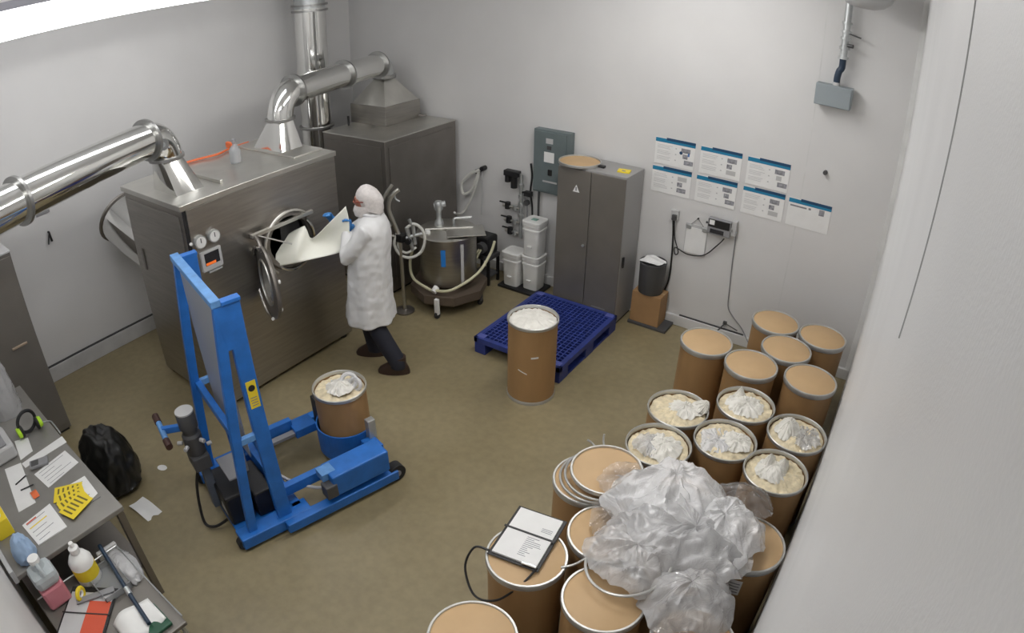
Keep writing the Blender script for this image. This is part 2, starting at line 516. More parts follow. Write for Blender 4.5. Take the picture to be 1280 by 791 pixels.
# rear air inlet
ax0, ax1 = Vector((.98, -3.70, 1.22)), Vector((.34, -3.80, 1.56))
def rings_circ(c, r, axis, n=28):
    axis = axis.normalized(); a = axis.orthogonal().normalized(); bb = axis.cross(a)
    return [c + (a * cos(2 * pi * k / n) + bb * sin(2 * pi * k / n)) * r for k in range(n)]
A_ = ax1 - ax0
part('air_inlet', MB().loft([rings_circ(ax0, .24, A_), rings_circ(ax0 + A_ * .5, .275, A_), rings_circ(ax1, .295, A_)], True, False), M_CHROME, mc, smooth=True)
part('inlet_rim', MB().torus(ax1, .30, .018, A_, 32, 8), M_STEELD, mc, smooth=True)
# low bars on top
part('top_bar', MB().bx(1.18, 1.98, -3.475, -3.445, MZ, MZ + .03), M_STEELT, mc, bevel=.004)
part('duct_base_plate', MB().bx(1.02, 2.02, -2.66, -2.30, MZ, MZ + .02), M_STEELT, mc, bevel=.004)

# ------------------------------------------------------------------ ducts
def transition(cx, cy, z0, hx, hy, tc, r, n=32):
    """square foot to round top"""
    a = []; c = []
    for k in range(n):
        t = 2 * pi * k / n
        s_ = 1 / max(abs(cos(t)), abs(sin(t)))
        a.append(Vector((cx + hx * cos(t) * s_, cy + hy * sin(t) * s_, z0)))
        c.append(Vector((tc[0] + r * cos(t), tc[1] + r * sin(t), tc[2])))
    return [a, c]

def duct_elbow(p, d, R, n=8):
    """path that leaves p straight up and bends into direction d"""
    d = Vector(d).normalized(); out = []
    for k in range(n + 1):
        t = pi / 2 * k / n
        out.append(Vector(p) + d * R * (1 - cos(t)) + Vector((0, 0, R * sin(t))))
    return out

# exhaust to the left
d1 = Vector((.346, -.938, 0))
tp = Vector((1.645, -3.79, 2.35))
t = thing('exhaust_duct', 'polished round duct running from machine top to the left edge', 'duct', (1.68, -3.74, MZ))
part('transition', MB().loft(transition(1.68, -3.74, MZ, .22, .14, tp, .135)), M_CHROME, t, smooth=True, angle=25)
part('flange', MB().lathe([(.13, -.012), (.165, -.012), (.165, .012), (.13, .012)], 32, tp), M_FLANGE, t, smooth=True)
el = duct_elbow(tp, d1, .215)
part('elbow', MB().tube(el, .145, 28), M_CHROME, t, smooth=True)
e0 = el[-1]
part('pipe', MB().tube([e0, e0 + d1 * 1.45, e0 + d1 * 2.55], .15, 36), M_CHROME, t, smooth=True)
for s in (.0, 1.40):
    c = e0 + d1 * s
    part('flange', MB().tube([c - d1 * .014, c + d1 * .014], .182, 36), M_FLANGE, t, smooth=True)
pc = tp + Vector((.02, -.02, .16))
sd = Vector((.6, -.3, 0)).normalized()
part('port_cap', MB().cyl(pc + sd * .12, pc + sd * .19, .05, n=18), M_FLANGE, t, smooth=True)
part('bolt', MB().cyl(pc + sd * .19, pc + sd * .21, .02, n=10), M_GALV, t, smooth=True)

# duct from machine to filter unit
tp = Vector((1.565, -2.44, 2.36)); hoodc = Vector((1.10, -.47, 0))
d2 = Vector((hoodc.x - tp.x, hoodc.y - tp.y, 0)).normalized()
t = thing('bridge_duct', 'polished elbowed duct bridging machine top and the filter unit hood', 'duct', (1.55, -2.47, MZ + .02))
part('transition', MB().loft(transition(1.53, -2.48, MZ + .02, .24, .13, tp, .12)), M_CHROME, t, smooth=True, angle=25)
part('flange', MB().lathe([(.12, -.012), (.155, -.012), (.155, .012), (.12, .012)], 32, tp), M_FLANGE, t, smooth=True)
el = duct_elbow(tp, d2, .24)
part('elbow', MB().tube(el, .132, 28), M_CHROME, t, smooth=True)
e0 = el[-1]; Ltot = (Vector((hoodc.x, hoodc.y, e0.z)) - e0).length
LL = Ltot - .14
part('pipe', MB().tube([e0, e0 + d2 * LL], .137, 36), M_CHROME, t, smooth=True)
for s in (0.0, .92, LL):
    c = e0 + d2 * s
    part('flange', MB().tube([c - d2 * .013, c + d2 * .013], .17, 36), M_FLANGE, t, smooth=True)
el2 = [Vector((hoodc.x, hoodc.y, e0.z)) - d2 * .14 + d2 * .14 * sin(a) + Vector((0, 0, -.14 * (1 - cos(a)))) for a in [pi / 2 * k / 6 for k in range(7)]]
part('elbow', MB().tube(el2, .125, 24), M_GALV, t, smooth=True)

# ------------------------------------------------------------------ filter unit
U0, U1, V0, V1, UZ = .86, 1.889, -1.311, -.06, 1.886
t = thing('filter_unit', 'tall dark steel filter cabinet with a pyramid hood in the corner', 'filter unit', ((U0 + U1) / 2, (V0 + V1) / 2, 0))
part('body', MB().bx(U0, U1, V0, V1, .04, UZ - .012), M_STEELD, t, bevel=.006)
part('top_plate', MB().bx(U0 - .005, U1 + .005, V0 - .005, V1 + .005, UZ - .012, UZ), M_STEELT, t, bevel=.003)
part('access_door', MB().bx(U1, U1 + .012, V0 + .06, V1 - .06, .15, UZ - .08), M_STEELD, t, bevel=.004)
part('side_panel', MB().bx(U0 + .06, U1 - .06, V0 - .01, V0, .15, UZ - .08), M_STEELD, t, bevel=.004)
part('hood_box', MB().bx(.80, 1.405, -.785, -.155, UZ, UZ + .235), M_STEEL, t, bevel=.004)
part('hood_pyramid', MB().loft(transition(1.10, -.47, UZ + .235, .285, .30, (hoodc.x, hoodc.y, 2.43), .105)), M_STEELT, t, smooth=True, angle=20)
part('hood_collar', MB().lathe([(.11, -.02), (.15, -.02), (.15, .02), (.11, .02)], 28, (hoodc.x, hoodc.y, 2.44)), M_FLANGE, t, smooth=True)
part('drain_tap', MB().tube(cr([(1.41, -.2, UZ + .03), (1.49, -.17, UZ + .03), (1.50, -.16, UZ + .03)]), .012, 8), M_STEELD, t, smooth=True)
part('latch', MB().cyl((.93, -.95, UZ), (.93, -.95, UZ + .12), .014, n=8), M_BLACK, t, smooth=True)
part('plinth', MB().bx(U0 + .03, U1 - .03, V0 + .03, V1 - .03, 0, .04), M_BLACK, t)

# ------------------------------------------------------------------ vertical duct
t = thing('riser_duct', 'shiny vertical round duct rising to the ceiling in the corner', 'duct', (.50, -1.10, 0))
part('pipe', MB().cyl((.5, -1.10, .02), (.5, -1.10, 3.36), .195, n=36), M_CHROME, t, smooth=True)
part('upper_pipe', MB().cyl((.5, -1.10, 3.36), (.5, -1.10, RH), .19, n=36), M_GALV, t, smooth=True)
for z in (3.33, 3.40, 1.875):
    part('flange', MB().cyl((.5, -1.10, z - .012), (.5, -1.10, z + .012), .225, n=36), M_FLANGE, t, smooth=True)
part('seam', MB().bx(.678, .70, -1.20, -1.185, 1.9, 3.33), M_FLANGE, t)
part('test_port', MB().cyl((.6, -1.10 - .12, 2.55), (.68, -1.10 - .24, 2.56), .05, n=16), M_FLANGE, t, smooth=True)

# ------------------------------------------------------------------ things on the machine top
t = thing('spray_bottle', 'small clear bottle with orange trigger standing on machine top', 'bottle', (1.53, -3.0, MZ))
part('bottle_body', MB().lathe([(.055, 0), (.058, .01), (.058, .12), (.04, .16), (.018, .18), (.018, .2)], 20), M_CLEARP, t, world=False, smooth=True)
part('cap', MB().lathe([(.022, .2), (.022, .23), (.014, .235)], 14), M_GREY, t, world=False, smooth=True)
part('trigger', MB().bx(-.11, .0, -.03, .01, .14, .2), M_ORANGE, t, world=False, bevel=.01)
tagit(part('orange_hose', MB().tube(cr([(1.0, -3.42, MZ + .015), (1.05, -3.15, MZ + .016), (1.12, -2.95, MZ + .02), (1.04, -2.75, MZ + .016), (1.03, -2.5, MZ + .015)]), .012, 8), M_ORANGE, smooth=True, loc=(1.04, -2.9, MZ)),
      'thin orange hose lying along the back of the machine top', 'hose')
# things hung on the left wall
tagit(part('wall_hook', MB().tube(cr([(0, -4.573, 1.60), (.03, -4.573, 1.60), (.035, -4.57, 1.55), (.02, -4.56, 1.50)]), .012, 8).tube(cr([(.02, -4.575, 1.58), (.03, -4.60, 1.52), (.03, -4.61, 1.48)]), .008, 8), M_BLACK, smooth=True, loc=(0, -4.573, 1.55)),
      'small black hook hanging on the left wall', 'hook')
tagit(part('wall_strip', MB().bx(0, .012, -4.66, -4.50, 1.80, 1.83), M_GREY, loc=(0, -4.58, 1.81), bevel=.003),
      'short grey strip fixed to the left wall under the duct', 'strip')

# ------------------------------------------------------------------ drums
def drum_parts(t, H=.813, R=.2325, kind='closed', seed=0, label_side=None):
    top_ = H - .03 if kind == 'closed' else H - .10
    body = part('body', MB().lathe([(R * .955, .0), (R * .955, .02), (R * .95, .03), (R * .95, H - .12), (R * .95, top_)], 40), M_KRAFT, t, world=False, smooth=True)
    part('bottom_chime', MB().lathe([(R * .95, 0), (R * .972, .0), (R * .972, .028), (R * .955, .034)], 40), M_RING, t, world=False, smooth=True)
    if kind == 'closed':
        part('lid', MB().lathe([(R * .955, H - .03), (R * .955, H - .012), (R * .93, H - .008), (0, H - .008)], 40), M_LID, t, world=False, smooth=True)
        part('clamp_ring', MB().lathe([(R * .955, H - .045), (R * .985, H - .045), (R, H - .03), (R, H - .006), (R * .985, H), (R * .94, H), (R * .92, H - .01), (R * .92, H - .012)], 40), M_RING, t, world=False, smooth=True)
    else:
        part('wall_top', MB().lathe([(R * .95, H - .10), (R * .95, H - .02), (R * .935, H - .02), (R * .935, H - .10), (R * .95, H - .10)], 40), M_KRAFT, t, world=False, smooth=True)
        part('rim', MB().lathe([(R * .95, H - .035), (R * .985, H - .03), (R, H - .018), (R * .99, H - .003), (R * .965, H), (R * .94, H - .006), (R * .93, H - .03), (R * .935, H - .035), (R * .95, H - .035)], 40), M_RING, t, world=False, smooth=True)
    return body

def crumple_disc(R, h0, amp, seed, f=7.0, nr=22, na=64, cone=.06):
    mb = MB()
    off = Vector((seed * 3.1, seed * 1.7, seed * .9))
    def fn(u, v):
        a = 2 * pi * u; r = R * v
        p = Vector((r * cos(a), r * sin(a), 0))
        z = fbm(p + off, f, 4) * amp * (1 - .5 * v ** 3) + cone * (1 - v ** 1.6)
        z += .012 * sin(a * 9 + seed) * v * (1 - v) * 4
        return Vector((p.x, p.y, h0 + z))
    mb.grid(fn, na, nr, True)
    return mb

def pleats(c, size, h, seed, k=4.0, amp=.03, droop=0.0, na=140, nr=34, off=(0, 0), power=1.5, lean=(0, 0), ragged=1.0, cf=9.0, fine=.45):
    """thin film gathered at a point: long creased folds running out to a ragged edge"""
    so = Vector((seed * 3.7, seed * 1.3, seed * 2.1))
    def fn(u, v):
        a = 2 * pi * u
        ed = 1 + ragged * .22 * noise.noise(Vector((cos(a) * 1.3, sin(a) * 1.3, seed))) + ragged * .10 * noise.noise(Vector((cos(a) * 4, sin(a) * 4, seed + 5)))
        w = a + .35 * noise.noise(Vector((cos(a), sin(a), v * 2)) + so)
        rd = 1 - 2 * abs(noise.noise(Vector((cos(w) * k, sin(w) * k, v * 1.2)) + so))
        rd2 = 1 - 2 * abs(noise.noise(Vector((cos(w) * k * 2.4, sin(w) * k * 2.4, v * 2.5 + 3)) + so))
        x = size[0] * ed * v * cos(a); y = size[1] * ed * v * sin(a)
        q_ = Vector((x, y, 0)) * cf + so
        q_ += .5 * Vector((noise.noise(q_), noise.noise(q_ + Vector((9, 2, 1))), 0))
        cr_ = 2.2 * noise.voronoi(q_)[0][0] - 1 + .5 * (1 - 2 * abs(noise.noise(q_ * 2.1)))
        t_ = 1 - v ** power
        z = h * t_ + amp * (rd + fine * rd2) * (v ** .6) + amp * .8 * cr_ - droop * v ** 3
        tw = (1 - v) ** 2
        return Vector((c[0] + x + off[0] * tw + lean[0] * t_, c[1] + y + off[1] * tw + lean[1] * t_, c[2] + z))
    return MB().grid(fn, na, nr, True)

def tuft(c, size, h, seed, f=6.0, sub=4, lean=(0, 0)):
    """twisted heap of film"""
    bm = bmesh.new(); bmesh.ops.create_icosphere(bm, subdivisions=sub, radius=1)
    off = Vector((seed * 2.3, seed * 4.1, seed))
    vs = []
    for v in bm.verts:
        d = v.co.normalized()
        k = 1 + .22 * fbm(d * .9 + off, f * .3, 2) + .05 * noise.noise(d * 6 + off)
        z = d.z * h * k if d.z > 0 else d.z * h * .25
        vs.append(Vector((c[0] + d.x * size[0] * k + lean[0] * max(0, d.z), c[1] + d.y * size[1] * k + lean[1] * max(0, d.z), c[2] + z)))
    fs = [tuple(x.index for x in f_.verts) for f_ in bm.faces]
    bm.free()
    return MB().add(vs, fs)

DR, DH = .2325, .813
GC = 'closed brown fibre drums'
GO = 'open brown fibre drums with liner bags'
drum0 = thing('fibre_drum', 'closed brown fibre drum, leftmost of the two standing against the back wall', 'drum', (6.18, -.794, 0), .3, GC)
drum_parts(drum0)
closed = [((6.648, -.80), 'closed brown fibre drum in the back right corner of the room'),
          ((5.725, -1.516), 'closed brown fibre drum standing at the left front of the closed group, nearest the pallet'),
          ((6.385, -1.216), 'closed brown fibre drum in the centre of the closed group, touching five others'),
          ((6.174, -1.645), 'closed brown fibre drum directly behind the open drum with a pointed white bag tuft'),
          ((6.688, -1.582), 'closed brown fibre drum standing at the right wall, front of the closed group'),
          ((5.755, -4.912), 'closed brown fibre drum cut by the bottom edge, nearest the camera at left'),
          ((5.6795, -4.2956), 'closed brown fibre drum carrying the strapped clipboard'),
          ((5.665, -3.55), 'closed brown fibre drum under the spare lid and loose rings'),
          ((5.975, -3.90), 'closed brown fibre drum behind the clipboard drum, half under clear film'),
          ((6.186, -4.325), 'closed brown fibre drum at the bottom right of the clipboard drum'),
          ((6.723, -4.355), 'closed brown fibre drum at the bottom edge under draped clear film'),
          ((6.23, -3.42), 'closed brown fibre drum hidden beneath the back of the plastic heap'),
          ((6.45, -3.905), 'closed brown fibre drum hidden beneath the front of the plastic heap')]
for i, (p, lb) in enumerate(closed):
    dup(drum0, (*p, 0), i * 1.3, lb, GC)
td = thing('fibre_drum', 'closed brown fibre drum with white side label at the right wall beside the plastic heap', 'drum', (6.745, -3.544, 0), 0, GC)
drum_parts(td)
lbm = MB()
def lblf(u, v):
    a = radians(-95 + 22 * u); return Vector((DR * .958 * cos(a), DR * .958 * sin(a), .58 + .13 * v))
lp = part('side_label', lbm.grid(lblf, 8, 1), M_PAPER, td, world=False)
lm2 = MB()
for k in range(4):
    def g2(u, v, k=k):
        a = radians(-93 + 17 * u); return Vector((DR * .961 * cos(a), DR * .961 * sin(a), .60 + .025 * k + .008 * v))
    lm2.grid(g2, 6, 1)
part('label_text', lm2, M_INK, lp, world=False)

opens = [((5.864, -2.538), 'open brown fibre drum with white bag corner poking over its right rim', 1),
         ((6.298, -2.208), 'open brown fibre drum with a pointed white bag tuft at the back', 2),
         ((6.747, -2.3445), 'open brown fibre drum at the right wall with bag bunched on the left', 3),
         ((5.904, -2.994), 'open brown fibre drum with flat white bag patch, leftmost just behind the plastic heap', 4),
         ((6.293, -2.6945), 'open brown fibre drum in the middle of the open group, cream film spread flat', 5),
         ((6.713, -2.8303), 'open brown fibre drum at the right wall with upright white bag ears', 6)]
def film(name, t, c, size, h, seed, mt=None, **k):
    k.setdefault('amp', .016); k.setdefault('na', 84); k.setdefault('nr', 16)
    return part(name, pleats(c, size, h, seed, **k), mt or M_BAGW, t, world=False, smooth=True, angle=38)
for p, lb, sd_ in opens:
    t = thing('fibre_drum', lb, 'drum', (*p, 0), 0, GO)
    drum_parts(t, kind='open')
    film('contents', t, (0, 0, DH - .05), (DR * .90, DR * .90), .035, sd_ + 40, M_CREAM, amp=.012, k=6, ragged=.02)
    z = DH - .035
    if sd_ == 1:
        film('liner_bag', t, (.04, .02, z), (.13, .11), .055, 11)
        film('bag_corner', t, (.13, .08, z + .01), (.075, .06), .075, 12, lean=(.05, .03))
    elif sd_ == 2:
        film('liner_bag', t, (.0, -.01, z), (.16, .14), .05, 13)
        film('bag_tip', t, (-.08, .09, z), (.05, .05), .11, 14, power=.8)
    elif sd_ == 3:
        film('liner_bag', t, (-.08, .02, z), (.09, .13), .10, 15, power=1.2)
        film('film', t, (.06, .0, z), (.12, .14), .03, 25, M_FILM)
    elif sd_ == 4:
        film('liner_bag', t, (.03, .0, z), (.13, .15), .055, 16)
        film('film', t, (-.05, -.03, z), (.12, .12), .04, 28, M_FILM)
    elif sd_ == 5:
        film('liner_bag', t, (.07, .02, z), (.12, .11), .05, 17)
        film('film', t, (-.05, -.03, z), (.13, .13), .03, 27, M_FILMM)
    else:
        film('liner_bag', t, (-.03, .0, z), (.12, .12), .06, 18)
        film('bag_ear', t, (-.07, .05, z), (.045, .09), .11, 19, power=1.0)
        film('bag_ear', t, (.03, .06, z), (.045, .09), .10, 20, power=1.0)

# drum in front of the pallet
t = thing('fibre_drum', 'open brown fibre drum of white powder standing alone in front of the blue pallet', 'drum', (4.281, -2.023, 0), 0, GO)
bd = drum_parts(t, kind='open')
film('contents', t, (0, 0, DH - .05), (DR * .91, DR * .91), .055, 31, amp=.014, k=5, ragged=.02)
for a0, z0, w_, h_, rot_ in ((-52, .52, .07, .018, .1), (-80, .36, .09, .012, -.35)):
    def sf(u, v, a0=a0, z0=z0, w_=w_, h_=h_, rot_=rot_):
        a = radians(a0) + (u - .5) * w_ / DR; return Vector((DR * .956 * cos(a), DR * .956 * sin(a), z0 + (v - .5) * h_ + (u - .5) * w_ * rot_))
    part('tape_scrap', MB().grid(sf, 4, 1), M_PAPER, bd, world=False)

# drum held by the lift
t = thing('fibre_drum', 'shorter open brown fibre drum held in the front of the blue lift', 'drum', (3.46, -3.61, 0), 0, GO)
drum_parts(t, H=.655, R=.226, kind='open')
film('contents', t, (0, 0, .655 - .055), (.204, .204), .03, 33, M_CREAM, amp=.012, k=6, ragged=.02)
film('liner_bag', t, (.02, .0, .655 - .03), (.12, .13), .065, 34)
part('film_loop', MB().torus((.06, .06, .655 + .03), .06, .018, (.5, -.6, .5), 20, 8).torus((.11, .08, .655 + .01), .05, .016, (.2, -.9, .3), 20, 8), M_FILMM, t, world=False, smooth=True)

# ------------------------------------------------------------------ spare lids, rings, film
def lid_thing(name, loc, label, R=DR, rot=None, grp='loose drum lids'):
    t = thing(name, label, 'lid', loc, 0, grp)
    part('panel', MB().lathe([(0, .0), (R * .95, 0), (R * .95, .022), (R * .92, .014), (0, .014)], 40), M_LID, t, world=False, smooth=True)
    part('edge', MB().lathe([(R * .94, -.002), (R * .985, 0), (R, .012), (R * .985, .028), (R * .94, .028), (R * .925, .016), (R * .94, -.002)], 40), M_RING, t, world=False, smooth=True)
    return t
lid_thing('spare_lid', (5.755, -3.497, .872), 'loose tan drum lid lying on rings in front of the plastic heap')
l2 = lid_thing('spare_lid', (3.763, -.316, 1.718), 'loose tan drum lid lying on top of the dark cabinet')
GR = 'loose steel clamp rings'
def ring_thing(loc, R, rx, ry, label, tail=None):
    t = thing('clamp_ring', label, 'ring', loc, 0, GR)
    t.rotation_euler = (rx, ry, 0)
    part('hoop', MB().torus((0, 0, 0), R, .0085, (0, 0, 1), 48, 8), M_RING, t, world=False, smooth=True)
    if tail:
        part('lever', MB().tube(cr(tail), .007, 8), M_RING, t, world=False, smooth=True)
    return t
ring_thing((5.705, -3.525, .826), .232, 0, 0, 'loose clamp ring lowest under the spare lid, with lever sticking up at the back', [(-.05, .23, 0), (-.10, .27, .05), (-.11, .29, .10)])
ring_thing((5.733, -3.51, .852), .234, 0, 0, 'loose clamp ring just beneath the spare lid, short lever at the left', [(-.13, .19, 0), (-.19, .21, .02), (-.22, .2, .04)])
ring_thing((6.205, -4.10, .90), .236, .10, -.16, 'loose clamp ring lying tilted at the front left of the plastic heap', [(-.22, -.06, 0), (-.27, -.13, -.01), (-.33, -.17, -.02)])

# heap of clear plastic bags
def bag(loc, size, h, seed, mt, label, **k):
    o = part('plastic_bag', pleats((0, 0, 0), size, h, seed, **k), mt, smooth=True, angle=38)
    o.location = loc
    return tagit(o, label, 'bag', 'crumpled clear plastic bags')
bag((6.26, -3.60, .90), (.40, .34), .25, 1, M_FILMM, 'large crumpled milky plastic bag on top of the heap', amp=.060, droop=.05, k=1.5, off=(-.05, .05), cf=4.5, fine=.25)
bag((6.36, -3.80, .88), (.42, .33), .21, 9, M_FILM, 'wide crumpled clear bag in the middle of the heap under the largest', amp=.060, droop=.06, k=1.6, off=(.1, -.05), cf=5, fine=.3)
bag((6.57, -3.66, .88), (.27, .30), .20, 2, M_FILMM, 'crumpled plastic bag at the right of the heap towards the right wall', amp=.05, droop=.04, k=1.5, cf=5, fine=.3)
bag((6.22, -4.05, .86), (.31, .22), .13, 3, M_FILM, 'crumpled clear bag drooping over the front left of the heap', amp=.045, droop=.03, k=1.6, cf=5, fine=.3)
bag((6.58, -4.14, .86), (.25, .26), .13, 4, M_FILM, 'crumpled clear bag hanging over the front right of the heap', amp=.045, droop=.06, k=1.7, cf=5, fine=.3)
bag((5.94, -3.55, .895), (.21, .17), .05, 5, M_FILMC, 'thin clear bag spread over the spare lid', amp=.02)
bag((6.62, -3.27, .84), (.20, .14), .11, 6, M_FILMC, 'clear bag with stiff folded edge behind the heap near the upright-eared drum', amp=.025)
bag((5.98, -3.80, .835), (.16, .18), .05, 7, M_FILMC, 'thin clear bag hanging between the heap and the half covered lid', amp=.02)
bag((6.70, -4.42, .83), (.22, .19), .05, 8, M_FILMC, 'thin clear bag lying on the drum at the bottom edge', amp=.02)

# clipboard on the drum
cz = DH + .006
t = thing('clipboard', 'black-framed clipboard with printed sheets and strap lying on a drum lid', 'clipboard', (5.62, -4.19, cz), radians(8))
part('board', MB().bx(-.155, .155, -.21, .21, 0, .008), M_BLACK, t, world=False, bevel=.003)
sh = part('paper_sheets', MB().bx(-.135, .135, -.19, .19, .008, .020), M_PAPER, t, world=False)
tl = MB()
random.seed(4)
for k in range(11):
    tl.bx(-.0, .03 + random.random() * .08, -.15 + k * .014, -.146 + k * .014, .020, .0205)
part('print', tl, M_INK, sh, world=False)['kind'] = 'stuff'
tl = MB()
for k in range(3):
    tl.bx(.05, .115, .06 + k * .012, .064 + k * .012, .020, .0205)
part('print', tl, M_INK, sh, world=False)['kind'] = 'stuff'
part('strap', MB().bx(-.158, .158, .012, .024, .019, .024), M_BLACK, t, world=False)
part('carry_strap', MB().tube(cr([(-.15, -.19, .012), (-.24, -.20, .0), (-.265, -.27, -.12), (-.16, -.36, -.22), (-.02, -.36, -.18), (.10, -.30, -.03), (.14, -.19, .012)]), .007, 8), M_BLACK, t, world=False, smooth=True)
part('clip', MB().bx(.05, .14, -.205, -.185, .018, .03), M_GALV, t, world=False, bevel=.003)

# ------------------------------------------------------------------ blue pallet
t = thing('plastic_pallet', 'dark blue plastic grid pallet lying in front of the cabinet', 'pallet', (3.936, -1.151, 0))
px0, px1, py0, py1, pz = 3.429, 4.443, -1.769, -.532, .186
fr = MB()
for a in ((px0, px0 + .045, py0, py1), (px1 - .045, px1, py0, py1), (px0, px1, py0, py0 + .045), (px0, px1, py1 - .045, py1)):
    fr.bx(*a, pz - .06, pz)
part('deck_frame', fr, M_PAL, t, bevel=.004)
gd = MB()
nx, ny = 20, 25
for i in range(1, nx):
    x = px0 + (px1 - px0) * i / nx; gd.bx(x - .007, x + .007, py0 + .03, py1 - .03, pz - .03, pz - .004)
for j in range(1, ny):
    y = py0 + (py1 - py0) * j / ny; gd.bx(px0 + .03, px1 - .03, y - .007, y + .007, pz - .03, pz - .005)
part('deck_grid', gd, M_PAL, t)
part('sub_deck', MB().bx(px0 + .05, px1 - .05, py0 + .05, py1 - .05, pz - .055, pz - .05), M_PAL, t)
for x in (px0, (px0 + px1) / 2 - .07, px1 - .14):
    for y in (py0, (py0 + py1) / 2 - .09, py1 - .18):
        part('foot_block', MB().bx(x + .004, x + .136, y + .004, y + .176, 0, pz - .06), M_PAL, t, bevel=.006)
for x in (px0 + .02, px1 - .11):
    for y in (py0 + .02, py1 - .09):
        part('corner_pad', MB().bx(x, x + .09, y, y + .07, pz - .004, pz + .003), M_PALC, t)
for x in (px0, (px0 + px1) / 2 - .05, px1 - .1):
    part('runner', MB().bx(x + .01, x + .09, py0 + .01, py1 - .01, 0, .022), M_PAL, t)

# ------------------------------------------------------------------ cabinet
KX, KY, KZ, KW = 3.596, -.49, 1.716, .794
t = thing('storage_cabinet', 'tall dark grey two-door steel cabinet against the back wall', 'cabinet', (KX + KW / 2, KY + .23, 0))
part('body', MB().bx(KX, KX + KW, KY + .02, KY + .455, .03, KZ), M_CABT, t, bevel=.006)
for i, (a, c) in enumerate(((KX + .004, KX + KW / 2 - .004), (KX + KW / 2 + .004, KX + KW - .004))):
    d = part('door', MB().bx(a, c, KY, KY + .02, .09, KZ - .02), M_CABM, t, bevel=.004)
    if i == 0:
        part('knob', MB().lathe([(.012, 0), (.016, .02), (0, .024)], 12, (c - .04, KY, .87), Matrix.Rotation(pi / 2, 4, 'X')), M_GALV, d, smooth=True)
        tr_ = part('warning_sticker', MB().prism([(KX + .19, KY - .002, 1.45), (KX + .27, KY - .002, 1.45), (KX + .23, KY - .002, 1.53)], (0, .002, 0)), M_PAPER, d)
        part('sticker_symbol', MB().bx(KX + .222, KX + .238, KY - .003, KY - .002, 1.465, 1.505), M_GREY, d)
    else:
        part('name_plate', MB().bx(a + .1, a + .27, KY - .002, KY, .17, .185), M_GREY, d)
part('plinth', MB().bx(KX + .01, KX + KW - .01, KY + .03, KY + .44, 0, .03), M_BLACK, t)
part('side_handle', MB().bx(KX + KW, KX + KW + .02, KY + .06, KY + .09, .70, .82), M_BLACK, t, bevel=.004)
t = thing('yellow_notice', 'yellow notice lying on the right of the dark cabinet top', 'notice', (4.27, -.29, KZ))
part('sheet', MB().bx(-.065, .065, -.055, .055, 0, .012, Matrix.Rotation(.25, 4, 'Z')), M_YEL, t, world=False)
part('print', MB().bx(-.02, .02, -.03, .0, .012, .0125), M_INK, t, world=False)
tagit(part('black_latch', MB().bx(3.98, 4.06, -.34, -.29, KZ, KZ + .025), M_BLACK, bevel=.006, loc=(4.02, -.31, KZ)), 'small black clasp lying beside the lid on the cabinet top', 'clasp')

# ------------------------------------------------------------------ electrical panel
t = thing('electrical_panel', 'grey-green electrical panel box mounted on the back wall', 'electrical panel', (3.29, -.06, 1.2))
part('box', MB().bx(3.05, 3.52, -.10, 0, 1.20, 1.95), M_PANEL, t, bevel=.006)
dd = part('door', MB().bx(3.06, 3.48, -.115, -.10, 1.22, 1.93), M_PANEL, t, bevel=.004)
part('notice', MB().bx(3.20, 3.33, -.118, -.115, 1.58, 1.70), M_PAPER, dd)
part('badge', MB().bx(3.22, 3.31, -.118, -.115, 1.80, 1.86), M_LGREY, dd)
part('badge_mark', MB().bx(3.235, 3.29, -.119, -.115, 1.73, 1.775), M_DGREY, dd)
part('latch', MB().bx(3.26, 3.31, -.13, -.115, 1.43, 1.50), M_BLACK, dd, bevel=.004)
part('label_strip', MB().bx(3.19, 3.38, -.118, -.115, 1.34, 1.36), M_LGREY, dd)
tagit(part('conduit', MB().tube(cr([(3.10, -.04, 1.2), (3.10, -.04, .9), (3.11, -.04, .5), (3.16, -.05, .35)]), .014, 8), M_DGREY, smooth=True, loc=(3.1, -.04, .8)), 'dark conduit running down the wall below the electrical panel', 'conduit')

# ------------------------------------------------------------------ pipe manifold on the wall
t = thing('pipe_manifold', 'cluster of black and steel valves and regulators on the back wall', 'pipework', (2.8, -.08, 1.0))
part('riser', MB().cyl((2.88, -.08, .55), (2.88, -.08, 1.36), .022, n=12), M_GALV, t, smooth=True)
rg = part('regulator', MB().cyl((2.70, -.10, 1.36), (2.70, -.10, 1.24), .035, n=14).cyl((2.79, -.10, 1.36), (2.79, -.10, 1.18), .04, n=14), M_BLACK, t, smooth=True)
part('regulator_head', MB().bx(2.66, 2.86, -.14, -.05, 1.32, 1.39), M_BLACK, t, bevel=.01)
for z, x0 in ((.92, 2.62), (.74, 2.64), (.60, 2.66)):
    part('branch', MB().cyl((x0, -.08, z), (2.88, -.08, z), .017, n=10), M_STEELT, t, smooth=True)
    v_ = part('valve', MB().cyl((x0 + .07, -.08, z - .03), (x0 + .07, -.08, z + .05), .035, n=12), M_BLACK, t, smooth=True)
    part('valve_handle', MB().bx(x0 - .02, x0 + .09, -.13, -.11, z + .05, z + .065), M_BLACK, v_, bevel=.003)
    part('fitting', MB().cyl((2.80, -.08, z - .03), (2.80, -.08, z + .03), .028, n=10), M_GALV, t, smooth=True)
for z in (1.22, 1.08, .98, .84):
    part('union', MB().cyl((2.88, -.08, z - .02), (2.88, -.08, z + .02), .034, n=10), M_GALV, t, smooth=True)
part('stop_cock', MB().bx(2.94, 3.03, -.12, -.06, 1.11, 1.17).cyl((2.88, -.08, 1.14), (2.98, -.08, 1.14), .014, n=8), M_BLACK, t, bevel=.004)
part('gauge', MB().cyl((2.96, -.10, 1.02), (2.96, -.06, 1.02), .035, n=14), M_DGREY, t, smooth=True)
